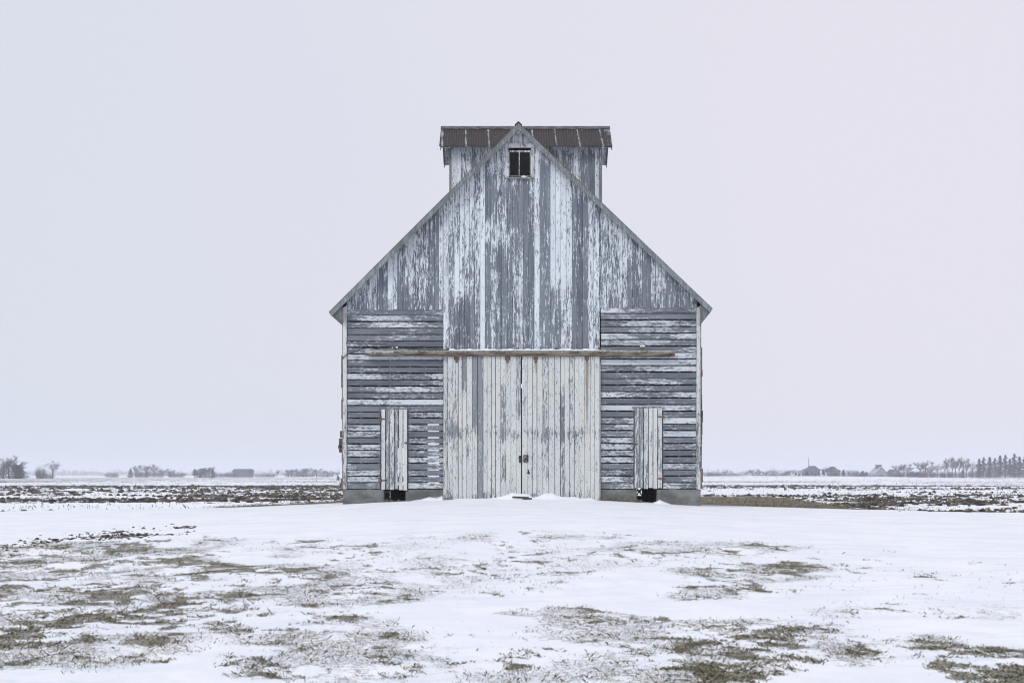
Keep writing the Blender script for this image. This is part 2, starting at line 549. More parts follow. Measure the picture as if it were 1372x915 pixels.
# ground sheet: snow, grass soil, stubble soil by vertex masks + fine noise
k = NT('snowy_ground')
g = k.n('ShaderNodeNewGeometry'); p = g.outputs['Position']
at = k.attr('mask')   # r lawn bare, g field soil, b turf strip
snow = snow_nodes(k, p)
f1 = k.noise(k.scale(p, (38, 38, 38)), 1, 5, .68)
f2 = k.noise(k.scale(p, (7, 7, 7)), 1, 5, .65)
f3 = k.noise(k.scale(p, (2.2, 2.2, 2.2)), 1, 5, .7)
lawnm = k.step(k.math('ADD', at[0], k.math('MULTIPLY_ADD', f1, 2.6, -1.3)), .42, .74)
soil = k.mix(k.step(f2, .38, .62), (.066, .056, .034), (.155, .138, .08))
soil = k.mix(k.step(f1, .45, .65), soil, (.21, .20, .13))
f4 = k.noise(k.scale(p, (85, 85, 85)), 1, 4, .7)
at2 = k.attr('dust')
f5 = k.noise(k.scale(p, (17, 17, 17)), 1, 5, .75)
fsum = k.math('MULTIPLY_ADD', f4, .55, k.math('MULTIPLY', f5, .55))
dm = k.step(k.math('ADD', k.math('MULTIPLY', at2[0], .20), fsum), .70, .80)
snow = k.mix(k.math('MULTIPLY', dm, .80), snow, (.20, .19, .155))
icy_hollow = k.step(k.noise(k.scale(p, (.7, 3.0, 1)), 1, 4, .65), .50, .66)  # thin icy snow, plus the bluish shade of hollows put into the colour
snow = k.mix(k.math('MULTIPLY', icy_hollow, .35), snow, (.62, .70, .80))
c = k.mix(k.math('MULTIPLY', lawnm, .80), snow, soil)
dirt = k.mix(k.step(f2, .40, .60), (.05, .045, .042), (.14, .13, .12))
fm = k.math('ADD', at[1], k.math('MULTIPLY_ADD', f3, 1.6, -.8))
fm = k.math('ADD', fm, k.math('MULTIPLY_ADD', f2, .8, -.4))
c = k.mix(k.math('MULTIPLY', k.step(fm, .50, .72), .9), c, dirt)
turf = k.mix(k.step(f2, .35, .65), (.13, .12, .085), (.24, .215, .15))
tm = k.math('ADD', at[2], k.math('MULTIPLY_ADD', f2, .8, -.4))
c = k.mix(k.step(tm, .42, .58), c, turf)
k.col(c)
k.bs.inputs['Roughness'].default_value = .8
hh = k.math('MULTIPLY_ADD', f1, .5, f2)
k.bump(hh, .35, .02)
M['ground'] = k.m

# ------------------------------------------------------------------ ground sheet
fine = np.arange(-30, 30.001, 0.1)
coarse = np.concatenate([np.arange(30.5, 60, 0.5), np.arange(60, 300, 3.0), np.arange(300, 329.9, 0.5)])
angs = np.radians(np.concatenate([fine, coarse]))
rs = [0.6]
while rs[-1] < 4200:
    r_ = rs[-1]
    st = .06 if r_ < 6 else (.0052 if r_ < 62 else (.012 if r_ < 300 else .04))
    rs.append(r_ * (1 + st))
rs = np.array(rs)
RR, AA = np.meshgrid(rs, angs, indexing='ij')
GX = RR * np.sin(AA); GY = RR * np.cos(AA)
GZ = ground_z(GX, GY)
bare, amt = lawn_bare(GX, GY)
fa = field_amount(GX, GY)
ts = turf_strip(GX, GY)
far_a = np.where(GY < 0, 0.35, fa)
GZ = GZ + bare * 0.018 * (fbm(GX, GY, .12, 2, 41)) + fa * sstep(40, 46, GY) * (fbm(GX, GY, .8, 3, 43) - .4) * .12 * (1 - sstep(120, 250, GY))
nr, na = RR.shape
V = np.stack([GX, GY, GZ], -1).reshape(-1, 3)
dust = sstep(.18, .52, amt) * (.35 + .65 * sstep(.32, .58, fbm(GX, GY, .55, 4, 101)))
mask = np.stack([bare, far_a * .80, ts], -1).reshape(-1, 3)
mask2 = np.stack([dust, dust, dust], -1).reshape(-1, 3)
i = np.arange(nr - 1)[:, None]; j = np.arange(na)[None, :]
j2 = (j + 1) % na
Fq = np.stack([i * na + j + 0 * j2, i * na + j2, (i + 1) * na + j2, (i + 1) * na + j + 0 * j2], -1).reshape(-1, 4)
cz = float(ground_z(np.array([0.0]), np.array([0.0]))[0])
ci = len(V)
ground = np_mesh('ground', V, Fq[:, ::-1], M['ground'], {'mask': mask, 'dust': mask2}, smooth=True)
# close the small disc under the camera
bm = bmesh.new(); bm.from_mesh(ground.data)
bm.verts.ensure_lookup_table()
ring0 = [bm.verts[q] for q in range(na)]
cv = bm.verts.new((0, 0, cz))
for q in range(na):
    bm.faces.new((cv, ring0[(q + 1) % na], ring0[q])).smooth = True
bm.to_mesh(ground.data); bm.free()
tag(ground, 'snow covered farmyard and field with worn patches of grass', 'ground', kind='structure')

# ------------------------------------------------------------------ barn
YF = 30.0
X = lambda px: XP(px, YF)
Z = lambda py: ZP(py, YF)
barn = empty('barn', (X(699), YF, 1.0), 'tall weathered corn crib barn with peeling white paint and a crosswise cupola', 'barn')
YB = 41.0
XL, XR = X(460), X(937)
apex = (X(694.5), Z(167.5))
eL = (X(440), Z(421)); eR = (X(955), Z(417))
def roof_z(x, drop=0.0):
    if x < apex[0]:
        t = (x - eL[0]) / (apex[0] - eL[0]); z = eL[1] + (apex[1] - eL[1]) * t
    else:
        t = (eR[0] - x) / (eR[0] - apex[0]); z = eR[1] + (apex[1] - eR[1]) * t
    return z - drop

# how much paint each stretch of the gable keeps, read off the wall itself: (x0, x1, ytop, ybottom, amount)
KEEP = [
    (595, 601, 150, 480, .70), (601, 612, 150, 300, .62), (601, 638, 400, 480, .33), (612, 622, 150, 400, .72), (622, 634, 150, 400, .62),
    (634, 640, 150, 480, .55), (640, 647, 150, 480, .92), (647, 668, 230, 292, .20), (649, 680, 292, 328, .78), (647, 655, 328, 480, .20), (655, 668, 328, 480, .48),
    (668, 686, 230, 330, .50), (668, 686, 330, 480, .30), (686, 698, 243, 300, .28), (680, 712, 240, 300, .22), (686, 698, 300, 480, .55), (698, 713, 300, 480, .22), (713, 721, 150, 480, .80),
    (721, 737, 190, 300, .14), (721, 737, 300, 480, .28), (737, 767, 150, 390, .84), (737, 752, 390, 480, .42), (752, 767, 390, 480, .66),
    (767, 788, 255, 480, .22), (767, 788, 150, 255, .55), (788, 803, 150, 480, .66), (655, 681, 150, 243, .55), (668, 712, 150, 199, .72),
]
def keep_center(x, z):
    px = 686 + x * F / YF; py = 636 - (z - CAMZ) * F / YF
    v = .5
    for (a0, a1, b0, b1, a_) in KEEP:
        if a0 <= px < a1 and b0 <= py < b1: v = a_
    v = .48 + (v - .48) * .78
    if abs(px - 697) > 10 and roof_z(x) - z < .35: v = max(v, .62)
    return v + random.uniform(-.05, .05)
def keep_side(x, z):
    px = 686 + x * F / YF; py = 636 - (z - CAMZ) * F / YF
    d = roof_z(x) - z
    v = .56 if d > .45 else .68
    v -= .24 * max(0, min(1, (py - 330) / 85))
    for (a0, a1, a_) in ((505, 513, .16), (513, 519, .2), (520, 531, .85), (535, 546, .3), (560, 573, .45), (577, 586, .22), (586, 593, .75), (806, 815, .6), (830, 842, .62), (842, 856, .28), (862, 869, .16), (872, 884, .60), (893, 905, .3)):
        if a0 <= px < a1: v = v * .35 + a_ * .65
    return v + random.uniform(-.05, .05)

# gable siding: vertical boards, one mesh; window opening left free
wx0, wx1 = X(681), X(712); wz0, wz1 = Z(239), Z(199)
gb = MB()
px = 594.0
RAKE = 0.10
while px < 803:
    wpx = random.choice([6.6, 7.0, 7.4, 7.8])
    a0 = X(px) + .003; a1 = X(min(px + wpx, 803.5)) - .003
    yf = YF - .055 + random.uniform(-.004, .004)
    zb = Z(470) + random.uniform(-.01, .01)
    zl, zr = roof_z(a0, .06), roof_z(a1, .06)
    if a0 < apex[0] < a1: zl = zr = min(zl, zr)
    rnd = random.random()
    if a1 > wx0 and a0 < wx1:
        gb.vboard(a0, a1, yf, .024, zb, wz0, wz0, rnd, keep_center)
        if zl > wz1: gb.vboard(a0, a1, yf, .024, wz1, zl, zr, rnd, keep_center)
        if a0 < wx0 - .01: gb.vboard(a0, wx0, yf, .024, wz0, wz1, wz1, rnd, keep_center)
        if a1 > wx1 + .01: gb.vboard(wx1, a1, yf, .024, wz0, wz1, wz1, rnd, keep_center)
    else:
        gb.vboard(a0, a1, yf, .024, zb, zl, zr, rnd, keep_center)
    px += wpx
for (p0, p1, pb) in ((464.5, 593.5, 415), (804, 934, 412.5)):
    px = p0
    while px < p1 - 1:
        wpx = random.choice([5.8, 6.6, 7.2, 7.8])
        if px + wpx > p1 - 3: wpx = p1 - px
        a0 = X(px) + .003; a1 = X(px + wpx) - .003
        yf = YF - .040 + random.uniform(-.004, .004)
        zl, zr = roof_z(a0, .06), roof_z(a1, .06)
        zb = Z(pb) + random.uniform(-.015, .012)
        if min(zl, zr) > zb + .02:
            gb.vboard(a0, a1, yf, .022, zb, zl, zr, random.random(), keep_side)
        px += wpx
gb.build('gable_siding', M['siding'], barn)
# dark sheathing behind the boards (with the window opening)
sh = MB()
def gable_fill(mb, x0, x1, z0, y0, y1):
    n = 24
    for q in range(n):
        a0 = x0 + (x1 - x0) * q / n; a1 = x0 + (x1 - x0) * (q + 1) / n
        l0 = roof_z(a0, .12); l1 = roof_z(a1, .12)
        if min(l0, l1) <= z0: continue
        vs = [(a0, y0, z0), (a1, y0, z0), (a1, y1, z0), (a0, y1, z0), (a0, y0, l0), (a1, y0, l1), (a1, y1, l1), (a0, y1, l0)]
        mb.add(vs, [(0, 3, 2, 1), (4, 5, 6, 7), (0, 1, 5, 4), (1, 2, 6, 5), (2, 3, 7, 6), (3, 0, 4, 7)])
gable_fill(sh, X(465), wx0, Z(413), YF - .004, YF + .02)
gable_fill(sh, wx1, X(933), Z(411), YF - .004, YF + .02)
gable_fill(sh, wx0, wx1, wz1, YF - .004, YF + .02)
sh.box(wx0, wx1, YF - .004, YF + .02, Z(413), wz0)
sh.box(X(596), X(802), YF - .004, YF + .02, Z(470), Z(413.5))
sh.build('sheathing', M['inner'], barn)

# slatted walls with true gaps between the boards
def slatted(p0, p1, ptop, hole, name):
    mb = MB(); st = MB()
    rows = int(round((655 - ptop) / 8.55)); pitch = (655 - ptop) / rows
    whites = {int((482 - ptop) / pitch): .85, int((543 - ptop) / pitch): .82}
    for r in range(rows):
        pz0 = 655 - r * pitch; pz1 = pz0 - pitch
        idx = rows - 1 - r
        am = random.choice([.14, .20, .26, .32, .38, .46, .58])
        if pz0 > 560 and p0 < 700: am = random.choice([.24, .30, .38, .46])
        if pz0 > 560 and p0 > 700: am = random.choice([.32, .42, .52, .62])
        if idx in whites: am = whites[idx]
        z0 = Z(pz0) + .014 + random.uniform(-.007, .007); z1 = Z(pz1) - .014 + random.uniform(-.003, .004)
        ph = random.random() * 9
        f = lambda x, z, am=am, ph=ph: am + .22 * math.sin(x * 2.1 + ph) + random.uniform(-.04, .04)
        segs = [(p0, p1)]
        if pz1 > hole[2] - 3: segs = [(p0, hole[0]), (hole[1], p1)]
        for (s0, s1) in segs:
            mb.hboard(X(s0) + random.uniform(0, .01), X(s1) - random.uniform(0, .01), YF - .030 + random.uniform(-.003, .003), .022, z0, z1, random.random(), f, jit=.002)
    mb.build(name, M['slat'], barn)
    return st
sl1 = slatted(465.0, 594.0, 414, (510, 547, 547), 'slatted_wall')
sl2 = slatted(804.7, 932.8, 411.5, (849, 888, 546), 'slatted_wall')
# studs behind the slats
st = MB()
for pxs in (467, 484, 508, 528, 549, 569, 590, 808, 827, 848, 869, 889, 910, 930):
    x = X(pxs)
    zt = Z(415)
    zb = Z(655)
    if 510 < pxs < 547: zb = Z(547)
    if 849 < pxs < 888: zb = Z(546)
    st = MB(); st.box(x - .028, x + .028, YF - .006, YF + .09, zb, zt); st.build('stud', M['stud'], barn)
for (a0, a1) in ((509, 512), (545.5, 548.5), (847.5, 850.5), (886.5, 889.5)):
    st = MB(); st.box(X(a0), X(a1), YF - .007, YF + .10, Z(655), Z(547)); st.build('door_post', M['stud'], barn)

# side walls, rear wall with openings, crib linings, floor
def hole_wall(mb, x0, x1, z0, z1, y0, y1, holes):
    xs = sorted(set([x0, x1] + [h[0] for h in holes] + [h[1] for h in holes]))
    for a0, a1 in zip(xs[:-1], xs[1:]):
        hs = sorted([(h[2], h[3]) for h in holes if h[0] <= a0 + 1e-6 and h[1] >= a1 - 1e-6])
        zc = z0
        for (h0, h1) in hs:
            if h0 > zc: mb.box(a0, a1, y0, y1, zc, h0)
            zc = h1
        if zc < z1: mb.box(a0, a1, y0, y1, zc, z1)
def XB(px): return XP(px, YB)
def ZB(py): return ZP(py, YB)
rear_top = Z(421) + .05
holes = [(XB(573), XB(589.5), ZB(652), ZB(566)), (XB(531), XB(543), ZB(650), ZB(600)), (XB(852), XB(860), ZB(664), ZB(653)), (XB(869), XB(877), ZB(640), ZB(560)), (XB(698), XB(700.5), ZB(520), ZB(514))]
rw = MB()
hole_wall(rw, XL + .06, XR - .06, 0.1, rear_top, YB - .05, YB, holes)
gable_fill(rw, XL + .3, XR - .3, rear_top, YB - .05, YB)
rw.build('rear_wall', M['bark_side'], barn)
cb = MB()
cx0, cx1, cz0, cz1 = holes[2]
cb.tube([(cx0 - .02, YB - .07, cz0 - .02), (cx1 + .02, YB - .07, cz1 + .02)], .022, 5)
cb.tube([(cx0 - .02, YB - .095, cz1 + .02), (cx1 + .02, YB - .095, cz0 - .02)], .022, 5)
cb.build('cross_brace', M['dark_iron'], barn)
for (x0, x1) in ((XL, XL + .05), (XR - .05, XR)):
    sw = MB()
    nb = 30
    zt = Z(418)
    for q in range(nb):
        z0 = 0.75 + (zt - 0.75) * q / nb; z1 = 0.75 + (zt - .75) * (q + 1) / nb - .008
        sw.box(x0, x1, YF + .06, YB - .052, z0, z1)
    sw.build('side_wall', M['bark_side'], barn)
for pxs in (595, 802):
    x = X(pxs)
    iw = MB()
    iw.box(x - .03, x + .03, YF + .12, YB - .06, .78, Z(300))
    iw.build('crib_lining', M['inner'], barn)
fl = MB()
fl.box(XL + .28, XR - .28, YF + .26, YB - .28, .3, .80)
fl.build('floor', M['inner'], barn)

# foundation with the two low openings
fd = MB()
fy0, fy1 = YF - .045, YF + .25
fblocks = [(X(a0), X(a1), fy0, fy1, .3, Z(655.6)) for (a0, a1) in ((459.5, 514.5), (543.5, 595), (804.5, 853), (880, 938.5))]
fblocks += [(XL, XL + .25, fy1 + .002, YB - .25, 0, .75), (XR - .25, XR, fy1 + .002, YB - .25, 0, .75)]
for fbk in fblocks:
    fd = MB(); fd.box(*fbk)
    fnd = fd.build('foundation', M['concrete'], barn)
    bv = fnd.modifiers.new('bevel', 'BEVEL'); bv.width = .012; bv.segments = 2

# corner boards
for (a0, a1, xo, sgn) in ((459.7, 464.8, XL, -1), (932.8, 938.0, XR, 1)):
    c_ = MB()
    c_.vboard(X(a0), X(a1), YF - .062, .03, Z(655), Z(413), Z(410), random.random(), lambda x, z: .80 + random.uniform(-.05, .05) - .25 * (z < 2.6))
    c_.build('corner_board', M['trim'], barn)
    # dark weathered edge of the side boarding: thin battered strips
    e = MB()
    z = Z(655)
    while z < Z(432):
        h = random.uniform(.15, .6)
        t = (random.uniform(.016, .05) if sgn < 0 else random.uniform(.03, .06)) if z < Z(478) else .016
        if sgn < 0: e.box(XL - t - .006, XL - .003, YF - .03, YF + .4, z, min(z + h, Z(430)) - .01)
        else: e.box(XR + .022, XR + .024 + t, YF - .03, YF + .4, z, min(z + h, Z(430)) - .01)
        z += h
    e.build('edge_boards', M['bark_side'], barn)
# battered remains of a hinge on the left side
hb = MB()
for (py0, py1, t) in ((577, 586, .085), (587, 606, .11), (596, 601, .13), (647, 653, .09)):
    hb = MB(); hb.box(XL - t, XL - .012, YF + .02, YF + .12, Z(py1), Z(py0))
    hbo = hb.build('side_bracket', M['old_wood'], barn)
    bv = hbo.modifiers.new('bevel', 'BEVEL'); bv.width = .02; bv.segments = 2

# centre jambs either side of the sliding doors
for (a0, a1) in ((594.3, 600.0), (803.2, 804.6)):
    c_ = MB()
    c_.vboard(X(a0), X(a1), YF - .060, .04, Z(669), Z(478), Z(478), random.random(), lambda x, z: .70 + random.uniform(-.1, .1))
    c_.build('door_jamb', M['door'], barn)

# sliding doors
def keep_door(x, z, dark=()):
    px_ = 686 + x * F / YF; py_ = 636 - (z - CAMZ) * F / YF
    v = .86
    for (a0, a1, b0, b1, a_) in DOORKEEP:
        if a0 <= px_ < a1 and b0 <= py_ < b1: v = a_
    if 576 < py_ < 586: v -= .28
    if py_ > 660: v -= .3
    return v + random.uniform(-.04, .04)
DOORKEEP = [(632, 641, 470, 575, .18), (641, 647, 470, 590, .30), (632, 636, 575, 680, .35), (641, 646, 590, 680, .34), (604, 608, 500, 600, .38), (620, 624, 470, 535, .30), (657, 660, 500, 550, .55),
            (672, 676, 520, 645, .55), (694, 698, 470, 560, .48), (728, 733, 470, 640, .55), (740, 743, 500, 670, .5), (752, 754, 520, 670, .5), (600, 612, 470, 680, .70), (764, 768, 470, 560, .6)]
def sliding_door(p0, p1, n, ptop, seams=(2, 6, 9)):
    d = MB()
    ws = [random.uniform(.8, 1.2) for _ in range(n)]; s_ = sum(ws); x = X(p0)
    tot = X(p1) - X(p0)
    for q in range(n):
        w_ = tot * ws[q] / s_
        g_ = .011 if q in seams else random.choice([.002, .003, .003, .005])
        d.vboard(x + g_, x + w_ - g_, YF - .125 + random.uniform(-.005, .005), .024, Z(669.5) + random.uniform(-.02, .02), Z(ptop), Z(ptop), random.random(), keep_door)
        x += w_
    d.box(X(p0) + .02, X(p1) - .02, YF - .098, YF - .075, Z(668), Z(478), (.3, .1, .1))
    for py_ in (490, 580, 655):
        d.box(X(p0) + .06, X(p1) - .06, YF - .074, YF - .062, Z(py_ + 5), Z(py_ - 5), (.3, .1, .1))
    return d.build('sliding_door', M['door'], barn)
dl = sliding_door(600.4, 698.1, 15, 477)
dr = sliding_door(699.2, 803.0, 15, 477)
def hanger(door, pxc, w_=.05):
    h = MB()
    x = X(pxc)
    h.box(x - w_, x + w_, YF - .140, YF - .126, Z(483), Z(478))
    h.box(x - w_ * .45, x + w_ * .45, YF - .142, YF - .128, Z(486.5), Z(482.9))
    h.tube([(x - w_ * .5, YF - .140, Z(481)), (x - w_ * .5, YF - .150, Z(481))], .008, 6)
    h.tube([(x + w_ * .5, YF - .140, Z(481)), (x + w_ * .5, YF - .150, Z(481))], .008, 6)
    h.build('hanger', M['iron'], door)
hanger(dl, 612, .06); hanger(dl, 680, .06); hanger(dr, 717.5, .05); hanger(dr, 786, .045)
# rust run down from the hangers is a stain with its own shape on the boards
k = NT('rust_streak')
g = k.n('ShaderNodeNewGeometry'); p = g.outputs['Position']
at = k.attr('bd')
n1 = k.noise(k.scale(p, (60, 60, 5)), 1, 4, .6)
tr = k.n('ShaderNodeBsdfTransparent'); mxs = k.n('ShaderNodeMixShader')
k.l(k.step(k.math('MULTIPLY', at[1], k.math('MULTIPLY_ADD', n1, 1.6, .1)), .12, .75), mxs.inputs[0])
k.l(tr.outputs[0], mxs.inputs[1]); k.l(k.bs.outputs[0], mxs.inputs[2])
k.l(mxs.outputs[0], k.t.nodes['Material Output'].inputs['Surface'])
k.col((.33, .26, .19))
M['rust_streak'] = k.m
for door, pxc, ln, am in ((dl, 680, 30, .4), (dr, 717.5, 22, .5), (dr, 786, 130, .7), (dr, 789, 60, .3)):
    s_ = MB()
    n = 14
    vs = []; cs = []; fs = []
    for q in range(n + 1):
        z = Z(486 + ln * q / n); wd = (.05 - .02 * q / n)
        for t_, cc in ((-1, 0), (-.4, am), (.4, am), (1, 0)):
            vs.append((X(pxc) + wd * t_, YF - .1335, z)); cs.append((0, cc * (1 - (q / n) ** 1.5), 0))
    for q in range(n):
        for t_ in range(3):
            a_ = q * 4 + t_; fs.append((a_ + 4, a_ + 5, a_ + 1, a_))
    s_.add(vs, fs, cs)
    s_.build('rust_stain', M['rust_streak'], door)
# latch plates: the hasp halves left and right of the gap
def frame_plate(door, x0, x1, z0, z1, t, solid=False):
    h = MB()
    y0, y1 = YF - .152, YF - .127
    h.box(x0, x0 + t, y0, y1, z0, z1); h.box(x1 - t, x1, y0, y1, z0, z1)
    h.box(x0 + t, x1 - t, y0 + .002, y1, z1 - t, z1); h.box(x0 + t, x1 - t, y0 + .002, y1, z0, z0 + t)
    if solid:
        h.tube([(x0 + t, y0 - .004, z0 + t), (x1 - t, y0 - .004, z1 - t)], .012, 6)
        h.tube([((x0 + x1) / 2 - .02, y0 - .003, (z0 + z1) / 2 - .01), ((x0 + x1) / 2 + .03, y0 - .008, (z0 + z1) / 2 - .02)], .02, 6)
    h.build('latch_plate', M['dark_iron'], door)
frame_plate(dl, X(695.2), X(698.4), Z(619.5), Z(610.5), .022)
frame_plate(dr, X(701.2), X(707.4), Z(619), Z(609.5), .016, True)
sh_ = MB(); sh_.tube([(X(707.5), YF - .130, Z(629)), (X(708.2), YF - .138, Z(635))], .014, 5)
sh_.tube([(X(705.5), YF - .131, Z(633.4)), (X(710), YF - .133, Z(633.6))], .010, 5)
sh_.build('bolt', M['dark_iron'], dr)

# door track over the doors
tk = MB()
n = 60
ring = 14
vs = []; cs = []; fs = []
x0, x1 = X(490), X(903)
for q in range(n + 1):
    t = q / n; x = x0 + (x1 - x0) * t
    rr = .074 * (1 + .10 * (random.random() - .5)) * (.62 + .38 * min(1, t / .02, (1 - t) / .006 + .5))
    cz_ = Z(474.2) + .006 * math.sin(t * 19) + .02 * math.sin(t * 5) * .2
    for h_ in range(ring):
        a_ = 2 * math.pi * h_ / ring
        zz = math.sin(a_)
        vs.append((x, YF - .150 + rr * math.cos(a_) * .85, cz_ + rr * zz))
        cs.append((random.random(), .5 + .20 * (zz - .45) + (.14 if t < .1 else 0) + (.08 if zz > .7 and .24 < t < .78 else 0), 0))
for q in range(n):
    for h_ in range(ring):
        a_ = q * ring + h_; b_ = q * ring + (h_ + 1) % ring
        fs.append((a_, b_, b_ + ring, a_ + ring))
fs.append(tuple(range(ring))); fs.append(tuple(range(n * ring, n * ring + ring))[::-1])
tk.add(vs, fs, cs)
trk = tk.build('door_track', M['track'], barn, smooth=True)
sn = MB()
q0 = 0
vs = []; fs = []
n = 90
for q in range(n + 1):
    t = q / n; x = X(602) + (X(802) - X(602)) * t
    h_ = .020 + .014 * math.sin(q * .9) * math.sin(q * .37) + .006 * random.random()
    zc = Z(474.2) + .066
    vs += [(x, YF - .205, zc - .004), (x, YF - .185, zc + h_), (x, YF - .13, zc + h_ + .012), (x, YF - .085, zc + .01)]
for q in range(n):
    for c_ in range(3):
        a_ = q * 4 + c_; fs.append((a_, a_ + 4, a_ + 5, a_ + 1))
sn.add(vs, fs)
sn.build('snow_ridge', M['snow'], trk, smooth=True)
for pxc in (530, 600, 655, 745, 802, 860):
    b_ = MB(); x = X(pxc)
    b_.box(x - .025, x + .025, YF - .10, YF - .058, Z(478), Z(466.5))
    b_.build('track_bracket', M['iron'], trk)
# loose wire from the corner to the track
wr = MB()
pts = [(459, 481, .07), (463, 477, .09), (470, 474, .1), (476, 471.3, .12), (483, 469.5, .14), (490, 467.6, .20), (498, 467.4, .22), (508, 468.8, .22), (518, 469.6, .21), (528, 469.0, .21), (540, 467.0, .2), (548, 468.2, .2), (560, 469, .2), (575, 469.4, .2), (590, 469.6, .2), (602, 469.8, .2)]
wr.tube([(X(a_), YF - c_, Z(b_)) for a_, b_, c_ in pts], .011, 5)
wr.build('loose_wire', M['wire'], barn)

# header strips over the small doors and strip at slat tops
hd = MB(); hd2 = MB()
hd.hboard(X(508), X(549), YF - .052, .02, Z(548.3), Z(545.6), .3, lambda x, z: .3)
hd2.hboard(X(847), X(890), YF - .052, .02, Z(547.2), Z(544.4), .3, lambda x, z: .4)
hd.build('door_header', M['slat'], barn); hd2.build('door_header', M['slat'], barn)

# small crib doors: six boards with see-through joints
def small_door(p0, p1, ptop, pbot, hinge_left, ams, tilt):
    d = MB()
    n = 6; x = X(p0); tot = X(p1) - X(p0)
    for q in range(n):
        w_ = tot / n
        g_ = .009
        am = ams[q]
        f = lambda xx, z, am=am: am + random.uniform(-.05, .05)
        d.vboard(x + g_, x + w_ - g_, YF - .075 + random.uniform(-.004, .004), .022, Z(pbot + random.uniform(-1.2, .8)), Z(ptop), Z(ptop), random.random(), f)
        x += w_
    for py_ in (ptop + 16, (ptop + pbot) / 2 - 8, pbot - 14):
        d.box(X(p0) + .03, X(p1) - .03, YF - .051, YF - .034, Z(py_ + 3.5), Z(py_ - 3.5), (.3, .25, .5))
    o = d.build('small_door', M['door'], barn)
    for py_ in (561.5, 643.5) if hinge_left else (558.5, 641):
        h = MB()
        if hinge_left: a0, a1 = p0 - 3.5, p0 + 8
        else: a0, a1 = p1 - 7, p1 + 3
        h.box(X(a0), X(a1), YF - .084, YF - .077, Z(py_ + .9), Z(py_ - .9))
        xh = X(p0 if hinge_left else p1)
        h.tube([(xh, YF - .088, Z(py_ + 2.6)), (xh, YF - .088, Z(py_ - 2.6))], .014, 6)
        h.build('hinge', M['iron'], o)
    h = MB()
    if hinge_left: h.box(X(p1 - 4), X(p1 + 1.5), YF - .090, YF - .077, Z(594.5), Z(592.3))
    else: h.box(X(p0 - 1), X(p0 + 4), YF - .090, YF - .077, Z(596), Z(594))
    h.build('latch', M['iron'], o)
    return o
small_door(511, 546.2, 548.5, 656, True, (.88, .35, .62, .45, .80, .90), 0)
small_door(849.5, 887, 547, 654, False, (.50, .30, .68, .80, .84, .70), 0)

# gable window
wn = MB()
fx0, fx1, fz0, fz1 = wx0, wx1, wz0, wz1
hw = .03
fr = lambda v: (random.random(), v, .5)
wn.box(fx0 - .055, fx0 + .012, YF - .078, YF - .015, fz0, fz1 - .0, fr(.62))
wn.box(fx1 - .012, fx1 + .055, YF - .078, YF - .015, fz0, fz1 - .0, fr(.55))
wn.box(fx0 - .075, fx1 + .075, YF - .084, YF - .015, fz1 + .002, fz1 + .095, fr(.8))
win = wn.build('window', M['trim'], barn)
s_ = MB()
sy0, sy1 = YF - .034, YF - .008
top = fz1 - .055; bot = fz0 + .03
s_.box(fx0 + .014, fx0 + .042, sy0, sy1, bot, top, fr(.35)); s_.box(fx1 - .036, fx1 - .014, sy0, sy1, bot, top, fr(.35))
s_.box(fx0 + .042, fx1 - .036, sy0 + .002, sy1, top - .045, top, fr(.62)); s_.box(fx0 + .042, fx1 - .036, sy0 + .002, sy1, bot, bot + .03, fr(.3))
xm = X(695.7)
s_.box(xm - .012, xm + .012, sy0 + .001, sy1, bot + .03, top - .045, fr(.62))
s_.build('sash', M['trim'], win)
pn = MB()
pn.box(fx0 + .040, xm - .010, YF - .022, YF - .018, bot + .028, top - .043); pn.box(xm + .010, fx1 - .034, YF - .022, YF - .018, bot + .028, top - .043)
pn.build('pane', M['glass_dark'], win)
sl = MB()
sl.box(fx0 - .09, fx1 + .05, YF - .115, YF - .02, fz0 - .035, fz0 - .002, fr(.4))
sl.build('sill', M['trim'], win)
ss = MB()
ss.tube([(X(698.5), YF - .09, fz0 + .004), (X(701), YF - .09, fz0 + .016), (X(703.5), YF - .09, fz0 + .012), (X(706.5), YF - .09, fz0 + .004)], [.012, .026, .022, .01], 7)
ss.build('snow_patch', M['snow'], win, smooth=True)

# main roof: two slabs with a front overhang, rake boards, ridge cap, eave returns
YR0, YR1 = YF - .30, YB + .3
def slab(mb, a, b, th, y0, y1, col=(.5, .5, .5)):
    (ax, az_), (bx, bz) = a, b
    dx, dz = bx - ax, bz - az_
    L = math.hypot(dx, dz); nx, nz = -dz / L, dx / L
    if nz < 0: nx, nz = -nx, -nz
    vs = []
    for y in (y0, y1):
        vs += [(ax, y, az_), (bx, y, bz), (bx - nx * th, y, bz - nz * th), (ax - nx * th, y, az_ - nz * th)]
    mb.add(vs, [(0, 1, 2, 3), (7, 6, 5, 4), (0, 4, 5, 1), (2, 6, 7, 3), (0, 3, 7, 4), (1, 5, 6, 2)], col)
ry = YR0
XR_ = lambda px_: XP(px_, YR0)
ZR_ = lambda py_: ZP(py_, YR0)
A_ = (XR_(694.5), ZR_(164)); L_ = (XR_(440.5), ZR_(417.5)); R_ = (XR_(955), ZR_(413))
for e_ in (L_, R_):
    rf = MB(); slab(rf, e_, A_, .045, YR0 + .02, YR1)
    # roofing edge courses stand slightly proud
    rf.build('roof', M['roofing'], barn)
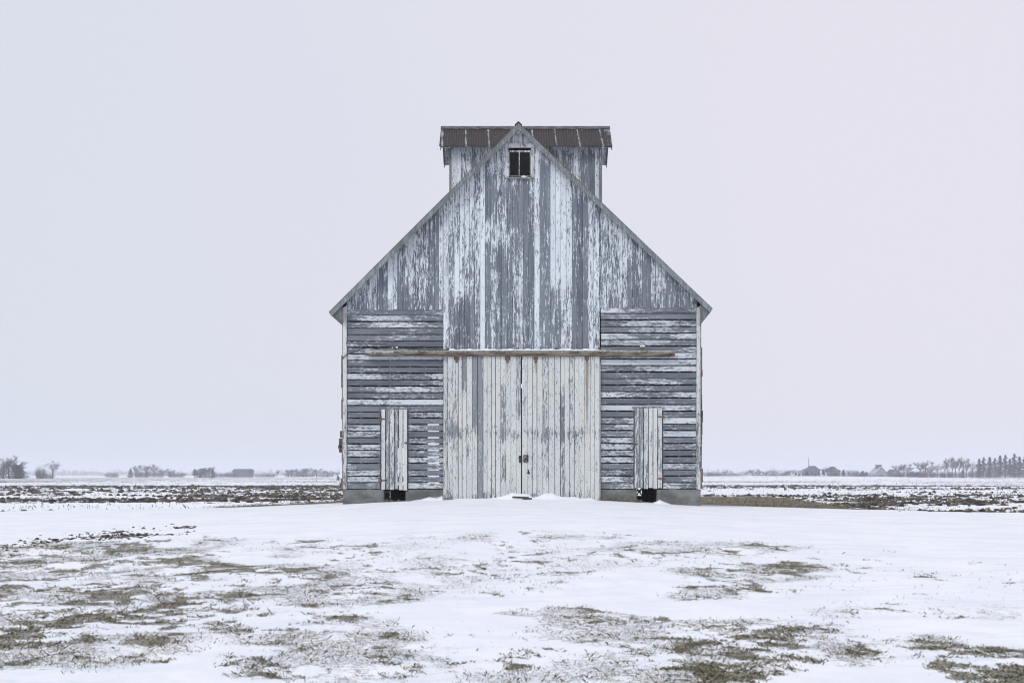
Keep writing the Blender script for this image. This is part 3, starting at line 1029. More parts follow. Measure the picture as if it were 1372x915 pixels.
for sgn, e_ in ((-1, L_), (1, R_)):
    rk = MB()
    nseg = 12
    jt = [0] + [random.uniform(-.014, .010) for _ in range(nseg - 1)] + [0]
    cols = [(random.random(), .62 if q < 3 else random.uniform(.3, .5), .5) for q in range(nseg)]
    for q in range(nseg):
        t0, t1 = q / nseg, (q + 1) / nseg
        a_ = (e_[0] + (A_[0] - e_[0]) * t0, e_[1] + (A_[1] - e_[1]) * t0 - .022 + jt[q])
        b_ = (e_[0] + (A_[0] - e_[0]) * t1, e_[1] + (A_[1] - e_[1]) * t1 - .022 + jt[q + 1])
        g_ = .003 if q % 4 == 3 and q < nseg - 1 else 0
        slab(rk, a_, (b_[0] + (a_[0] - b_[0]) * g_, b_[1]), .105 + random.uniform(-.004, .004), YR0 - .01 - .0025 * (q % 2) - (.001 if sgn > 0 else 0), YR0 + .016 - .0006 * (q % 3), cols[q])
    rk.build('rake_board', M['rake'], barn)
    so = MB()   # soffit boards under the front overhang
    a_ = (e_[0] + (A_[0] - e_[0]) * .02, e_[1] + (A_[1] - e_[1]) * .02 - .075)
    slab(so, a_, (A_[0] - .0 * sgn, A_[1] - .075), .02, YR0 + .03, YF - .06, (.4, .45, .5))
    so.build('soffit', M['trim'], barn)
    # boxed eave return: a triangular board closing the eave end
    er = MB()
    if sgn < 0: tri = [(XR_(442), ZR_(420.5)), (XR_(458.5), ZR_(404.5)), (XR_(458.5), ZR_(429))]
    else: tri = [(XR_(953.5), ZR_(416)), (XR_(938.8), ZR_(402)), (XR_(938.8), ZR_(434))]
    y0, y1 = YR0 + .05, YR0 + .075
    vs = [(x_, y0, z_) for x_, z_ in tri] + [(x_, y1, z_) for x_, z_ in tri]
    er.add(vs, [(0, 1, 2), (5, 4, 3), (0, 3, 4, 1), (1, 4, 5, 2), (2, 5, 3, 0)], (.5, .30 if sgn < 0 else .42, .3))
    # eave soffit running back
    vs = [(tri[0][0], y1, tri[0][1]), (tri[2][0], y1, tri[2][1]), (tri[2][0], YR1 - .1, tri[2][1]), (tri[0][0], YR1 - .1, tri[0][1])]
    vs += [(x_, y_, z_ - .015) for x_, y_, z_ in vs]
    er.add(vs, [(0, 1, 2, 3), (7, 6, 5, 4), (0, 4, 5, 1), (1, 5, 6, 2), (2, 6, 7, 3), (3, 7, 4, 0)], (.5, .2, .2))
    er.build('eave_return', M['rake'], barn)
gp = MB()
pk_ = [(-.13, -.15), (0, -.02), (.13, -.15), (0, -.30)]
vs = [(A_[0] + a_, y_, A_[1] + b_) for y_ in (YR0 - .002, YR0 + .015) for a_, b_ in pk_]
gp.add(vs, [(0, 3, 2, 1), (4, 5, 6, 7), (0, 1, 5, 4), (1, 2, 6, 5), (2, 3, 7, 6), (3, 0, 4, 7)], (.4, .45, .4))
gp.build('gable_peak', M['rake'], barn)
rc = MB()
for sgn, e_ in ((-1, L_), (1, R_)):
    d_ = Vector((e_[0] - A_[0], 0, e_[1] - A_[1])).normalized()
    slab(rc, (A_[0] + d_.x * .12, A_[1] + d_.z * .12 + .022), (A_[0], A_[1] + .022), .014, YR0 - .03, YR1 + .02)
rc.build('ridge_cap', M['ridge_metal'], barn)

# cupola ------------------------------------------------------------
YC0, YC1 = 34.60, 35.90
YE0, YE1 = 34.28, 36.22
YRD = 35.25
cx0, cx1 = XP(603.3, YC0), XP(805.5, YC0)
ZE = ZP(196.6, YE0); ZRG = ZP(171.0, YRD)
cm_ = MB()
def keep_cup(x, z):
    px_ = 686 + x * F / YC0
    v = .50
    for (a0, a1, a_) in ((603, 618, .88), (618, 630, .55), (630, 638, .30), (638, 655, .6), (735, 745, .4), (752, 770, .3), (745, 752, .6), (770, 780, .55), (780, 797, .22), (797, 806, .78)):
        if a0 <= px_ < a1: v = a_
    if z > ZE - .12: v = .75
    return v + random.uniform(-.05, .05)
x = cx0
while x < cx1 - .02:
    w_ = random.uniform(.13, .165)
    if x + w_ > cx1 - .05: w_ = cx1 - x
    cm_.vboard(x + .003, x + w_ - .003, YC0, .025, 8.0, ZE + .10, ZE + .10, random.random(), keep_cup)
    x += w_
cup = cm_.build('cupola', M['siding'], barn)
cs_ = MB()
cs_.box(cx0 + .01, cx1 - .01, YC0 + .027, YC0 + .04, 8.0, ZE + .1)
cs_.box(cx0 + .01, cx1 - .01, YC1 - .03, YC1, 8.0, ZE + .1)
cs_.build('cupola_sheathing', M['inner'], cup)
for x_ in (cx0, cx1 - .03):   # end walls with gable tops
    ew = MB()
    y = YC0 + .002
    nb = 9
    for q in range(nb):
        ya = YC0 + .03 + (YC1 - YC0 - .06) * q / nb; yb_ = YC0 + .03 + (YC1 - YC0 - .06) * (q + 1) / nb - .004
        hz = lambda yy: ZE + (ZRG - ZE) * (1 - abs(yy - YRD) / (YRD - YE0)) - .05
        vs = [(x_, ya, 8), (x_ + .03, ya, 8), (x_ + .03, yb_, 8), (x_, yb_, 8), (x_, ya, hz(ya)), (x_ + .03, ya, hz(ya)), (x_ + .03, yb_, hz(yb_)), (x_, yb_, hz(yb_))]
        ew.add(vs, [(0, 3, 2, 1), (4, 5, 6, 7), (0, 1, 5, 4), (1, 2, 6, 5), (2, 3, 7, 6), (3, 0, 4, 7)], (random.random(), random.uniform(.1, .5), random.random()))
    ew.build('cupola_end_wall', M['siding'], cup)
for x_, sg in ((cx0, -1), (cx1, 1)):
    cbm = MB()
    a0, a1 = (x_ - .028, x_ + .02) if sg < 0 else (x_ - .055, x_ + .022)
    cbm.vboard(a0, a1, YC0 - .022, .02, 8.2, ZE + .03, ZE + .03, random.random(), lambda x, z: .12 if sg < 0 else .3)
    cbm.build('cupola_corner_board', M['trim'], cup)
# corrugated roof slopes as sine sheets with seams
def corr(ya, za, yb_, zb, x0, x1, name):
    pitch = .068; per = 6
    nx = int((x1 - x0) / pitch * per); nv = 10
    xs = np.linspace(x0, x1, nx + 1)
    vs = []; cs = []; fs = []
    seams = [XP(s_, YE0) for s_ in (589, 621, 652, 684, 712, 743, 774, 805)]
    for q in range(nv + 1):
        t = q / nv
        for ii, x_ in enumerate(xs):
            jag = 0
            sk = -.12 * (t - .5) * (x_ - 0.37) / 2.3
            amp = .011 * math.sin(2 * math.pi * (x_ - x0) / pitch)
            y = ya + (yb_ - ya) * t; z = za + (zb - za) * t
            if q == 0: z -= .012 * (vn1(x_ * 6) - .5) * 2; 
            yy = y - amp * .62 * (1 if ya < YRD else -1); zz = z + amp * .78
            d_ = min(abs(x_ - s_ - .02 - .05 * (1 - t)) for s_ in seams)
            a_ = .28 + .34 * math.exp(-(d_ / .03) ** 2) + .16 * math.exp(-((t - 1) / .10) ** 2)
            if x_ > x1 - .16: a_ += .18 * (1)
            vs.append((x_, yy, zz)); cs.append((0, a_, 0))
    w_ = nx + 1
    for q in range(nv):
        for ii in range(nx):
            a_ = q * w_ + ii; fs.append((a_, a_ + 1, a_ + 1 + w_, a_ + w_))
    mb = MB(); mb.add(vs, fs, cs)
    o = mb.build(name, M['roof_metal'], cup, smooth=True)
    so = o.modifiers.new('thick', 'SOLIDIFY'); so.thickness = .006; so.offset = -1
    return o
_r1 = np.random.default_rng(5).random(200)
def vn1(x_):
    i_ = int(math.floor(x_)) % 199; f_ = x_ - math.floor(x_)
    return _r1[i_] * (1 - f_) + _r1[i_ + 1] * f_
rx0, rx1 = XP(588.3, YE0), XP(820.6, YE0)
corr(YE0, ZE, YRD, ZRG, rx0, rx1, 'cupola_roof')
corr(YE1, ZE, YRD, ZRG, rx0 + .02, rx1 - .02, 'cupola_roof')
# boards under the roof: seen from below at both end overhangs
for (a0, a1) in ((rx0 + .055, cx0 - .03), (cx1 + .03, rx1 - .03)):
    nb = 3; ub = MB()
    for half in (0, 1):
        for q in range(nb):
            x_a = a0 + (a1 - a0) * q / nb; x_b = a0 + (a1 - a0) * (q + 1) / nb - .004
            ya, yb_ = (YE0 + .03, YRD - .01) if half == 0 else (YRD + .01, YE1 - .02)
            hz = lambda yy: ZE + (ZRG - ZE) * (1 - abs(yy - YRD) / (YRD - YE0)) - .035
            z0, z1 = hz(ya), hz(yb_)
            vs = [(x_a, ya, z0), (x_b, ya, z0), (x_b, yb_, z1), (x_a, yb_, z1)]
            vs += [(x__, y__, z__ - .02) for x__, y__, z__ in vs]
            ub.add(vs, [(0, 1, 2, 3), (7, 6, 5, 4), (0, 4, 5, 1), (1, 5, 6, 2), (2, 6, 7, 3), (3, 7, 4, 0)], (random.random(), random.choice([.62, .8, .5]), .5))
    ub.build('cupola_soffit', M['siding'], cup)
for (xa, xb) in ((rx0 + .03, rx0 + .052), (rx1 - .028, rx1 - .006)):
    fb = MB()
    for (ya, yb_) in ((YE0 + .02, YRD), (YRD, YE1 - .01)):
        hz = lambda yy: ZE + (ZRG - ZE) * (1 - abs(yy - YRD) / (YRD - YE0)) - .022
        vs = []
        for x_ in (xa, xb):
            vs += [(x_, ya, hz(ya)), (x_, yb_, hz(yb_)), (x_, yb_, hz(yb_) - .09), (x_, ya, hz(ya) - .09)]
        fb.add(vs, [(0, 1, 2, 3), (7, 6, 5, 4), (0, 4, 5, 1), (1, 5, 6, 2), (2, 6, 7, 3), (3, 7, 4, 0)], (.2, .2, .2))
    fb.build('cupola_fascia', M['rake'], cup)
cc = MB()
for sg in (-1, 1):
    vs = []
    for x_ in (rx0 - .005, rx1 + .005):
        vs += [(x_, YRD, ZRG + .038), (x_, YRD + sg * .13, ZRG + .038 - .125 * (ZRG - ZE) / (YRD - YE0)), (x_, YRD + sg * .13, ZRG + .020 - .125 * (ZRG - ZE) / (YRD - YE0)), (x_, YRD, ZRG + .02)]
    cc.add(vs, [(0, 1, 2, 3), (7, 6, 5, 4), (0, 4, 5, 1), (1, 5, 6, 2), (2, 6, 7, 3), (3, 7, 4, 0)])
cc.build('cupola_ridge_cap', M['ridge_metal'], cup)

# ------------------------------------------------------------------ snow heaps and plank at the doors
sd_ = []
def heap(px0, px1, profile, yc, dep, name, label):
    nx, ny = 60, 10
    xs = np.linspace(XP(px0, yc), XP(px1, yc), nx); ys = np.linspace(yc - dep, yc + dep * .35, ny)
    XX, YY = np.meshgrid(xs, ys)
    pxx = 686 + XX * F / yc
    hp = np.interp(pxx, [a_ for a_, b_ in profile], [b_ for a_, b_ in profile]) * yc / F
    t = (YY - (yc - dep)) / (dep * 1.35)
    env = np.sin(np.clip(t * 1.25, 0, 1) * math.pi / 2) ** 1.2
    base = ground_z(XX, YY)
    n_ = (fbm(XX, YY, .18, 3, 5) - .5)
    ZZ = base - .02 + np.maximum(0, hp + .02) * env * (1 + .6 * n_) 
    edge = np.minimum(1, np.minimum(np.arange(nx), np.arange(nx)[::-1]) / 4.0)
    ZZ = (base - .03) + (ZZ - base + .03) * edge[None, :]
    V_ = np.stack([XX, YY, ZZ], -1).reshape(-1, 3)
    i_ = np.arange(ny - 1)[:, None]; j_ = np.arange(nx - 1)[None, :]
    F_ = np.stack([i_ * nx + j_, i_ * nx + j_ + 1, (i_ + 1) * nx + j_ + 1, (i_ + 1) * nx + j_], -1).reshape(-1, 4)
    o = np_mesh(name, V_, F_, M['snow'], smooth=True)
    return tag(o, label, 'snow', kind='stuff')
heap(598, 806, [(598, 0), (610, 1.5), (640, 1.2), (664, 2.5), (672, 4.5), (684, 8.0), (700, 8.5), (709, 6), (714, 3), (722, 5), (731, 8.5), (742, 7.5), (752, 4), (770, 3.5), (780, 2), (797, 4), (806, 1)], 29.84, .34, 'snow_drift', 'low snow drift lying against the foot of the sliding doors')
heap(548, 596, [(548, 0), (566, 2.5), (575, 5), (585, 3), (592, 4.5), (596, 2)], 29.9, .25, 'snow_drift', 'small snow heap against the foundation left of the sliding doors')
heap(874, 900, [(874, 0), (881, 3), (884, 5), (890, 3), (900, 0)], 29.9, .2, 'snow_drift', 'small snow heap at the foot of the right crib opening')
pk = MB()
gz = float(ground_z(np.array([0.15]), np.array([29.45]))[0])
pc = Vector((XP(697.5, 29.45), 29.45, gz + .055))
pk.box(pc.x - .19, pc.x + .19, pc.y - .04, pc.y + .04, pc.z - .03, pc.z + .015)
pk.box(pc.x + .05, pc.x + .27, pc.y + .03, pc.y + .10, pc.z - .05, pc.z - .01)
plank = pk.build('broken_plank', M['old_wood'], None, origin=pc)
bv = plank.modifiers.new('bevel', 'BEVEL'); bv.width = .006
plank.rotation_euler = (0, R(2), R(3))
tag(plank, 'dark broken plank lying in the snow below the gap of the sliding doors', 'plank')
# ------------------------------------------------------------------ grass, clods, stubble
def attr_mat(name, rough=.9, spec=.15, trans=False):
    k = NT(name)
    a = k.n('ShaderNodeAttribute', attribute_name='tint')
    k.l(a.outputs['Color'], k.bs.inputs['Base Color'])
    k.bs.inputs['Roughness'].default_value = rough
    k.bs.inputs['Specular IOR Level'].default_value = spec
    return k.m
M['blade'] = attr_mat('grass_blades')
M['clod'] = attr_mat('soil_clods')

def blades(n, r0, r1, ang, probf, hmin, hmax, wfun, pal, name, label, cat, lean=.5):
    u = rng.random(n); r_ = r0 * (r1 / r0) ** u
    a = np.radians(rng.uniform(-ang, ang, n))
    x = r_ * np.sin(a); y = r_ * np.cos(a)
    pr = probf(x, y)
    ok = rng.random(n) < pr
    x, y, r_ = x[ok], y[ok], r_[ok]; m = len(x)
    z = ground_z(x, y) + .002
    h = rng.uniform(hmin, hmax, m) * (1 + .3 * rng.standard_normal(m)).clip(.4, 1.8)
    th = rng.uniform(0, 2 * math.pi, m)
    ln = rng.uniform(0, lean, m) * h * 2
    wd = wfun(r_) * rng.uniform(.6, 1.4, m)
    tw = rng.uniform(0, 2 * math.pi, m)
    V_ = np.zeros((m, 4, 3))
    V_[:, 0] = np.stack([x - np.cos(tw) * wd, y - np.sin(tw) * wd, z - .006], -1)
    V_[:, 1] = np.stack([x + np.cos(tw) * wd, y + np.sin(tw) * wd, z - .006], -1)
    mx_ = x + np.cos(th) * ln * .35; my_ = y + np.sin(th) * ln * .35
    V_[:, 2] = np.stack([mx_ + np.cos(tw) * wd * .7, my_ + np.sin(tw) * wd * .7, z + h * .65], -1)
    V_[:, 3] = np.stack([x + np.cos(th) * ln, y + np.sin(th) * ln, z + h], -1)
    b_ = np.arange(m)[:, None] * 4
    F_ = np.concatenate([b_ + np.array([[0, 1, 2]]), b_ + np.array([[0, 2, 3]])], 0)
    pal = np.array(pal)
    c_ = pal[rng.integers(0, len(pal), m)] * rng.uniform(.75, 1.25, m)[:, None]
    tint = np.repeat(c_, 4, axis=0)
    o = np_mesh(name, V_.reshape(-1, 3), F_, M['blade'], {'tint': tint})
    print(name, m)
    return tag(o, label, cat, kind='stuff')
def p_lawn(x, y):
    b_, A = lawn_bare(x, y)
    d_ = sstep(.22, .62, A) * sstep(.42, .70, fbm(x, y, .55, 4, 101))
    return np.clip(b_ ** 1.2 * .8 + .10 * d_, 0, 1)
PAL_G = [(.105, .10, .042), (.08, .075, .032), (.165, .145, .07), (.20, .185, .115), (.05, .047, .032), (.115, .11, .06), (.30, .27, .19), (.04, .038, .026)]
blades(1600000, 6.5, 22.5, 32, p_lawn, .006, .021, lambda r_: .0009 + r_ * .00009, PAL_G, 'grass', 'dead olive grass poking through thin snow on the lawn', 'grass', lean=.9)
def p_turf(x, y):
    return turf_strip(x, y)
blades(60000, 36, 75, 22, p_turf, .04, .10, lambda r_: .006 + 0 * r_, [(.17, .15, .10), (.24, .21, .14), (.12, .11, .075)], 'dead_grass', 'tan dead grass on the bare bank beside the barn', 'grass', lean=.8)

def p_base(x, y):
    d = np.abs(y - (YF - .12))
    return np.where((x > XL - .2) & (x < XR + .2), np.exp(-(d / .08) ** 2) * .10 * sstep(.50, .75, fbm(x, y * .1, .35, 3, 81)) * (y < YF - .06) * np.where((x > X(596)) & (x < X(803)), .25, 1.0), 0)
blades(400000, 29.4, 30.1, 9, p_base, 1 / 60, .07, lambda r_: .003 + 0 * r_, [(.20, .18, .12), (.12, .10, .07), (.28, .25, .18)], 'dead_weeds', 'sparse dead weeds along the foot of the barn wall', 'weeds', lean=.5)

ICO_V = None
def clods(n, r0, r1, ang, probf, smin, smax, pal, name, label, cat, flat=.55, gz_off=0.0, power=2.0):
    global ICO_V
    bm_ = bmesh.new(); bmesh.ops.create_icosphere(bm_, subdivisions=1, radius=1.0)
    IV = np.array([v.co[:] for v in bm_.verts]); IF = np.array([[v.index for v in f.verts] for f in bm_.faces]); bm_.free()
    u = rng.random(n); r_ = r0 * (r1 / r0) ** u
    a = np.radians(rng.uniform(-ang, ang, n))
    x = r_ * np.sin(a); y = r_ * np.cos(a)
    ok = rng.random(n) < probf(x, y)
    x, y, r_ = x[ok], y[ok], r_[ok]; m = len(x)
    z = ground_z(x, y)
    s_ = smin + (smax - smin) * rng.random(m) ** power
    s_ = s_ * (1 + r_ / 260.0)
    sx_ = s_ * rng.uniform(.7, 1.7, m); sy_ = s_ * rng.uniform(.6, 1.3, m); sz_ = s_ * rng.uniform(.35, 1.0, m) * flat * 1.6
    jit = rng.uniform(.55, 1.35, (m, len(IV), 1))
    P = IV[None] * jit
    th = rng.uniform(0, 6.28, m)
    px_ = P[..., 0] * sx_[:, None]; py_ = P[..., 1] * sy_[:, None]; pz_ = P[..., 2] * sz_[:, None]
    c_, s2 = np.cos(th)[:, None], np.sin(th)[:, None]
    V_ = np.stack([x[:, None] + px_ * c_ - py_ * s2, y[:, None] + px_ * s2 + py_ * c_, z[:, None] + pz_ + (sz_ * .25)[:, None]], -1)
    F_ = (np.arange(m)[:, None, None] * len(IV) + IF[None]).reshape(-1, 3)
    pal = np.array(pal)
    cc_ = pal[rng.integers(0, len(pal), m)] * rng.uniform(.7, 1.3, m)[:, None]
    o = np_mesh(name, V_.reshape(-1, 3), F_, M['clod'], {'tint': np.repeat(cc_, len(IV), axis=0)})
    print(name, m)
    return tag(o, label, cat, kind='stuff')
def p_field(x, y):
    n_ = fbm(x, y, 1.6, 3, 71)
    return np.clip(field_amount(x, y) * 1.3 * sstep(.40, .66, n_) , 0, 1) * (1 - .97 * turf_strip(x, y))
PAL_S = [(.045, .038, .032), (.07, .06, .05), (.10, .088, .07), (.15, .13, .10), (.03, .027, .025)]
clods(140000, 42, 150, 27, p_field, .03, .13, PAL_S, 'soil_clods', 'dark ploughed clods showing through the snow of the field', 'soil')
def p_edge(x, y):
    # the dirty ridge a plough left along the left lawn edge
    z_ = ground_z(x, y, False)
    px_ = 686 + x / y * F; py_ = 636 + (CAMZ - z_) / y * F
    ln = np.interp(px_, [-400, 0, 110, 250], [760, 731, 719, 706])
    d = np.abs(py_ - ln - 3)
    dens = np.exp(-(d / 4.5) ** 2) * (px_ < 262) * np.interp(px_, [-400, 0, 90, 170, 250], [.1, .16, .3, .8, 1.0])
    n_ = fbm(x, y, .6, 3, 73)
    return dens * sstep(.36, .62, n_)
clods(260000, 15, 30, 33, p_edge, .008, .034, PAL_S, 'ridge_clods', 'dark soil clods thrown up along the left edge of the lawn', 'soil', flat=.5)
def p_lane(x, y):
    z_ = ground_z(x, y, False)
    px_ = 686 + x / y * F
    return .6 * sstep(1080, 1300, px_) * sstep(30, 44, y) * sstep(.42, .6, fbm(x, y, 1.2, 3, 79)) + .10 * (1 - sstep(60, 300, px_)) * sstep(30, 44, y)
clods(22000, 28, 46, 27, p_lane, .02, .09, PAL_S, 'loose_clods', 'scattered dark clods lying on the snow at the near edge of the field', 'soil')
# corn stubble: short upright stalks and trash, out to where it blurs
def p_stub(x, y):
    n_ = fbm(x, y, 2.5, 3, 75)
    return np.clip((field_amount(x, y) + .10) * 1.3 * sstep(.38, .66, n_), 0, 1) * (1 - .95 * turf_strip(x, y))
blades(300000, 42, 520, 27, p_stub, .035, .11, lambda r_: .003 + r_ * .00018, [(.05, .045, .04), (.08, .07, .058), (.13, .115, .09), (.20, .18, .14), (.04, .036, .033)], 'corn_stubble', 'brown corn stubble standing in the snowy field', 'stubble', lean=.6)

# ------------------------------------------------------------------ far trees
def fmat(name, c1, c2):
    return simple(name, c1, c2, (3, 3, 3), bump=0)
M['trunk'] = fmat('bark', (.045, .04, .038), (.09, .08, .072))
M['twig'] = fmat('bare_twigs', (.06, .052, .048), (.11, .095, .085))
M['needle'] = fmat('evergreen_needles', (.018, .026, .024), (.045, .055, .045))
M['thicket'] = fmat('thicket_twigs', (.06, .05, .048), (.10, .085, .08))

def limb(mb, p0, d, L, r0, r1, sides=4, bend=.15, nseg=3, rg=random):
    pts = [Vector(p0)]; rads = [r0]
    d = Vector(d).normalized()
    for i_ in range(nseg):
        d = (d + Vector((rg.uniform(-bend, bend), rg.uniform(-bend, bend), rg.uniform(-bend * .3, bend * .7)))).normalized()
        pts.append(pts[-1] + d * (L / nseg)); rads.append(r0 + (r1 - r0) * (i_ + 1) / nseg)
    mb.tube(pts, rads, sides)
    return pts, d

def bare_tree_mesh(seed, H, spread=.6, trunk_frac=.3, levels=4, nb=5, lean=0.0, twig=.022):
    rg = random.Random(seed)
    tr = MB(); cr = MB()
    base = Vector((0, 0, -.2))
    pts, d = limb(tr, base, (lean, 0, 1), H * (trunk_frac + .25), H * .022, H * .012, 7, .06, 4, rg)
    def grow(p, d, L, r, lev):
        pts, dd = limb(cr, p, d, L, r, max(twig * .6, r * .45), 4 if lev > 1 else 3, .22, 3, rg)
        if lev == 0: return
        for q in range(nb if lev > 1 else nb + 2):
            t = rg.uniform(.25, 1.0)
            i_ = min(int(t * 3), 2); pp = pts[i_].lerp(pts[i_ + 1], t * 3 - i_)
            az_ = rg.uniform(0, 6.28)
            side = Vector((math.cos(az_), math.sin(az_), rg.uniform(-.05, .5)))
            nd = (dd * rg.uniform(.5, 1.0) + side * spread).normalized()
            grow(pp, nd, L * rg.uniform(.45, .68), max(twig, r * .45), lev - 1)
    for q in range(nb + 3):
        t = rg.uniform(.45, 1.0)
        i_ = min(int(t * 4), 3); pp = pts[i_].lerp(pts[i_ + 1], t * 4 - i_)
        az_ = q * 2.4 + rg.uniform(-.4, .4)
        nd = Vector((math.cos(az_) * spread, math.sin(az_) * spread, rg.uniform(.5, 1.0)))
        grow(pp, nd, H * rg.uniform(.22, .36) * (1.25 - t * .4), H * .009, levels - 1)
    return tr, cr

def bush_mesh(seed, H, W, n=130):
    rg = random.Random(seed)
    tr = MB(); cr = MB()
    for q in range(1):
        az_ = rg.uniform(0, 6.28)
        limb(tr, (rg.uniform(-.2, .2) * W, rg.uniform(-.2, .2) * W, -.2), (math.cos(az_) * .5, math.sin(az_) * .5, 1), H * .5, .07, .03, 5, .2, 3, rg)
    for q in range(n):
        az_ = rg.uniform(0, 6.28); rr = W * .42 * math.sqrt(rg.random())
        p0 = Vector((math.cos(az_) * rr, math.sin(az_) * rr, -.1))
        hh = H * rg.uniform(.5, 1.0) * (1 - .45 * (rr / (W * .45)) ** 2)
        d0 = Vector((math.cos(az_) * .25, math.sin(az_) * .25, 1))
        pts, dd = limb(cr, p0, d0, hh, .035, .02, 3, .16, 3, rg)
        for w_ in range(7):
            t = rg.uniform(.2, 1); i_ = min(int(t * 3), 2)
            pp = pts[i_].lerp(pts[i_ + 1], t * 3 - i_)
            a2 = rg.uniform(0, 6.28)
            limb(cr, pp, (math.cos(a2) * .8, math.sin(a2) * .8, rg.uniform(.2, .9)), H * rg.uniform(.10, .25), .025, .015, 3, .2, 2, rg)
    return tr, cr

def conifer_mesh(seed, H, W, dens=1.0, bare=.25, tiers=None):
    rg = random.Random(seed)
    tr = MB(); cr = MB()
    tr.tube([(0, 0, -.2), (rg.uniform(-.1, .1), 0, H * .5), (0, 0, H * .98)], [H * .018, H * .012, H * .003], 6)
    z = H * bare
    while z < H * .98:
        t = (z / H - bare) / (1 - bare)
        rad = W * .5 * (1 - t) ** .75 * (.6 + .4 * min(1, t * 6)) * rg.uniform(.75, 1.15) + .15
        for q in range(max(4, int(9 * dens))):
            if rg.random() < .12: continue
            az_ = rg.uniform(0, 6.28); L = rad * rg.uniform(.65, 1.15)
            for s_ in range(int(4 + L * 3)):
                f_ = rg.uniform(.1, 1.0)
                c_ = Vector((math.cos(az_) * L * f_, math.sin(az_) * L * f_, z - .15 * L * f_ + rg.uniform(-.2, .25)))
                sz_ = rg.uniform(.14, .34)
                a2 = rg.uniform(0, 6.28); b2 = rg.uniform(-.9, .6)
                u_ = Vector((math.cos(a2), math.sin(a2), b2)) * sz_; v_ = Vector((-math.sin(a2), math.cos(a2), rg.uniform(-.6, .6))) * sz_ * .55
                cr.add([tuple(c_ - u_), tuple(c_ + v_), tuple(c_ + u_), tuple(c_ - v_)], [(0, 1, 2, 3)])
        z += H * .028 * rg.uniform(.7, 1.3)
    return tr, cr

PROTO = {}
def proto(key, gen, crown_mat):
    tr, cr = gen
    a = tr.build(key + '_trunk_mesh', M['trunk']).data
    b = cr.build(key + '_crown_mesh', M[crown_mat]).data
    for o in list(COL.objects):
        if o.data in (a, b): bpy.data.objects.remove(o)
    PROTO[key] = (a, b)
proto('bareA', bare_tree_mesh(1, 10, .65, .22, 4, 4), 'twig')
proto('bareB', bare_tree_mesh(2, 10, .50, .18, 4, 4), 'twig')
proto('bareC', bare_tree_mesh(5, 10, .85, .25, 4, 4), 'twig')
proto('bareD', bare_tree_mesh(8, 10, .40, .32, 4, 4), 'twig')
proto('bushA', bush_mesh(3, 10, 14, 150), 'thicket')
proto('bushB', bush_mesh(4, 10, 10, 170), 'thicket')
proto('pineA', conifer_mesh(6, 10, 3.8, 1.0, .22), 'needle')
proto('pineB', conifer_mesh(7, 10, 3.4, .8, .30), 'needle')
proto('cedar', conifer_mesh(9, 10, 8.0, 1.2, .03), 'needle')

NAME = {'bareA': 'bare_tree', 'bareB': 'bare_tree', 'bareC': 'bare_tree', 'bareD': 'bare_tree', 'bushA': 'bush', 'bushB': 'bush', 'pineA': 'pine_tree', 'pineB': 'pine_tree', 'cedar': 'evergreen_bush'}
CATS = {'bare_tree': 'tree', 'bush': 'bush', 'pine_tree': 'tree', 'evergreen_bush': 'bush'}
def far_base(px_, D):
    x_ = XP(px_, D)
    return x_, float(ground_z(np.array([x_]), np.array([float(D)]), False)[0])
def plant(key, pxc, ptop, D, label, wpx=None, group=None, base_py=None):
    x_, zg = far_base(pxc, D)
    ztop = ZP(ptop, D)
    s_ = (ztop - zg) / 10.0
    sx_ = s_ if wpx is None else wpx * D / F / WID[key]
    root = empty(NAME[key], (x_, D, zg), label, CATS[NAME[key]], group, rz=0)
    a, b = PROTO[key]
    for nm, me in (('trunk', a), ('crown', b)):
        o = bpy.data.objects.new(nm, me); COL.objects.link(o); o.parent = root
    root.scale = (sx_, sx_, s_)
    return root
WID = {}
for key_, (a, b) in PROTO.items():
    xs_ = np.zeros(len(b.vertices) * 3, np.float32); b.vertices.foreach_get('co', xs_)
    xx = np.sort(xs_[0::3]); WID[key_] = float(xx[int(len(xx) * .985)] - xx[int(len(xx) * .015)])
    zz = xs_[2::3]
    k_ = 10.0 / zz.max()
    for me in (a, b):
        me.transform(Matrix.Scale(k_, 4))
    WID[key_] *= k_
ORD = ['first', 'second', 'third', 'fourth', 'fifth', 'sixth', 'seventh', 'eighth', 'ninth', 'tenth', 'eleventh', 'twelfth', 'thirteenth', 'fourteenth', 'fifteenth', 'sixteenth', 'seventeenth', 'eighteenth', 'nineteenth', 'twentieth']
def row(keys, xs_, tops, D, what, where, group, widths=None, dj=40):
    idx = sorted(range(len(xs_)), key=lambda q: xs_[q])
    for n_, q in enumerate(idx):
        nm = ORD[n_]
        lab = f'{what}, {nm} from left {where}'
        plant(keys[q % len(keys)], xs_[q], tops[q], D + ((q * 37) % 7 - 3) * dj / 3, lab, None if widths is None else widths[q], group)
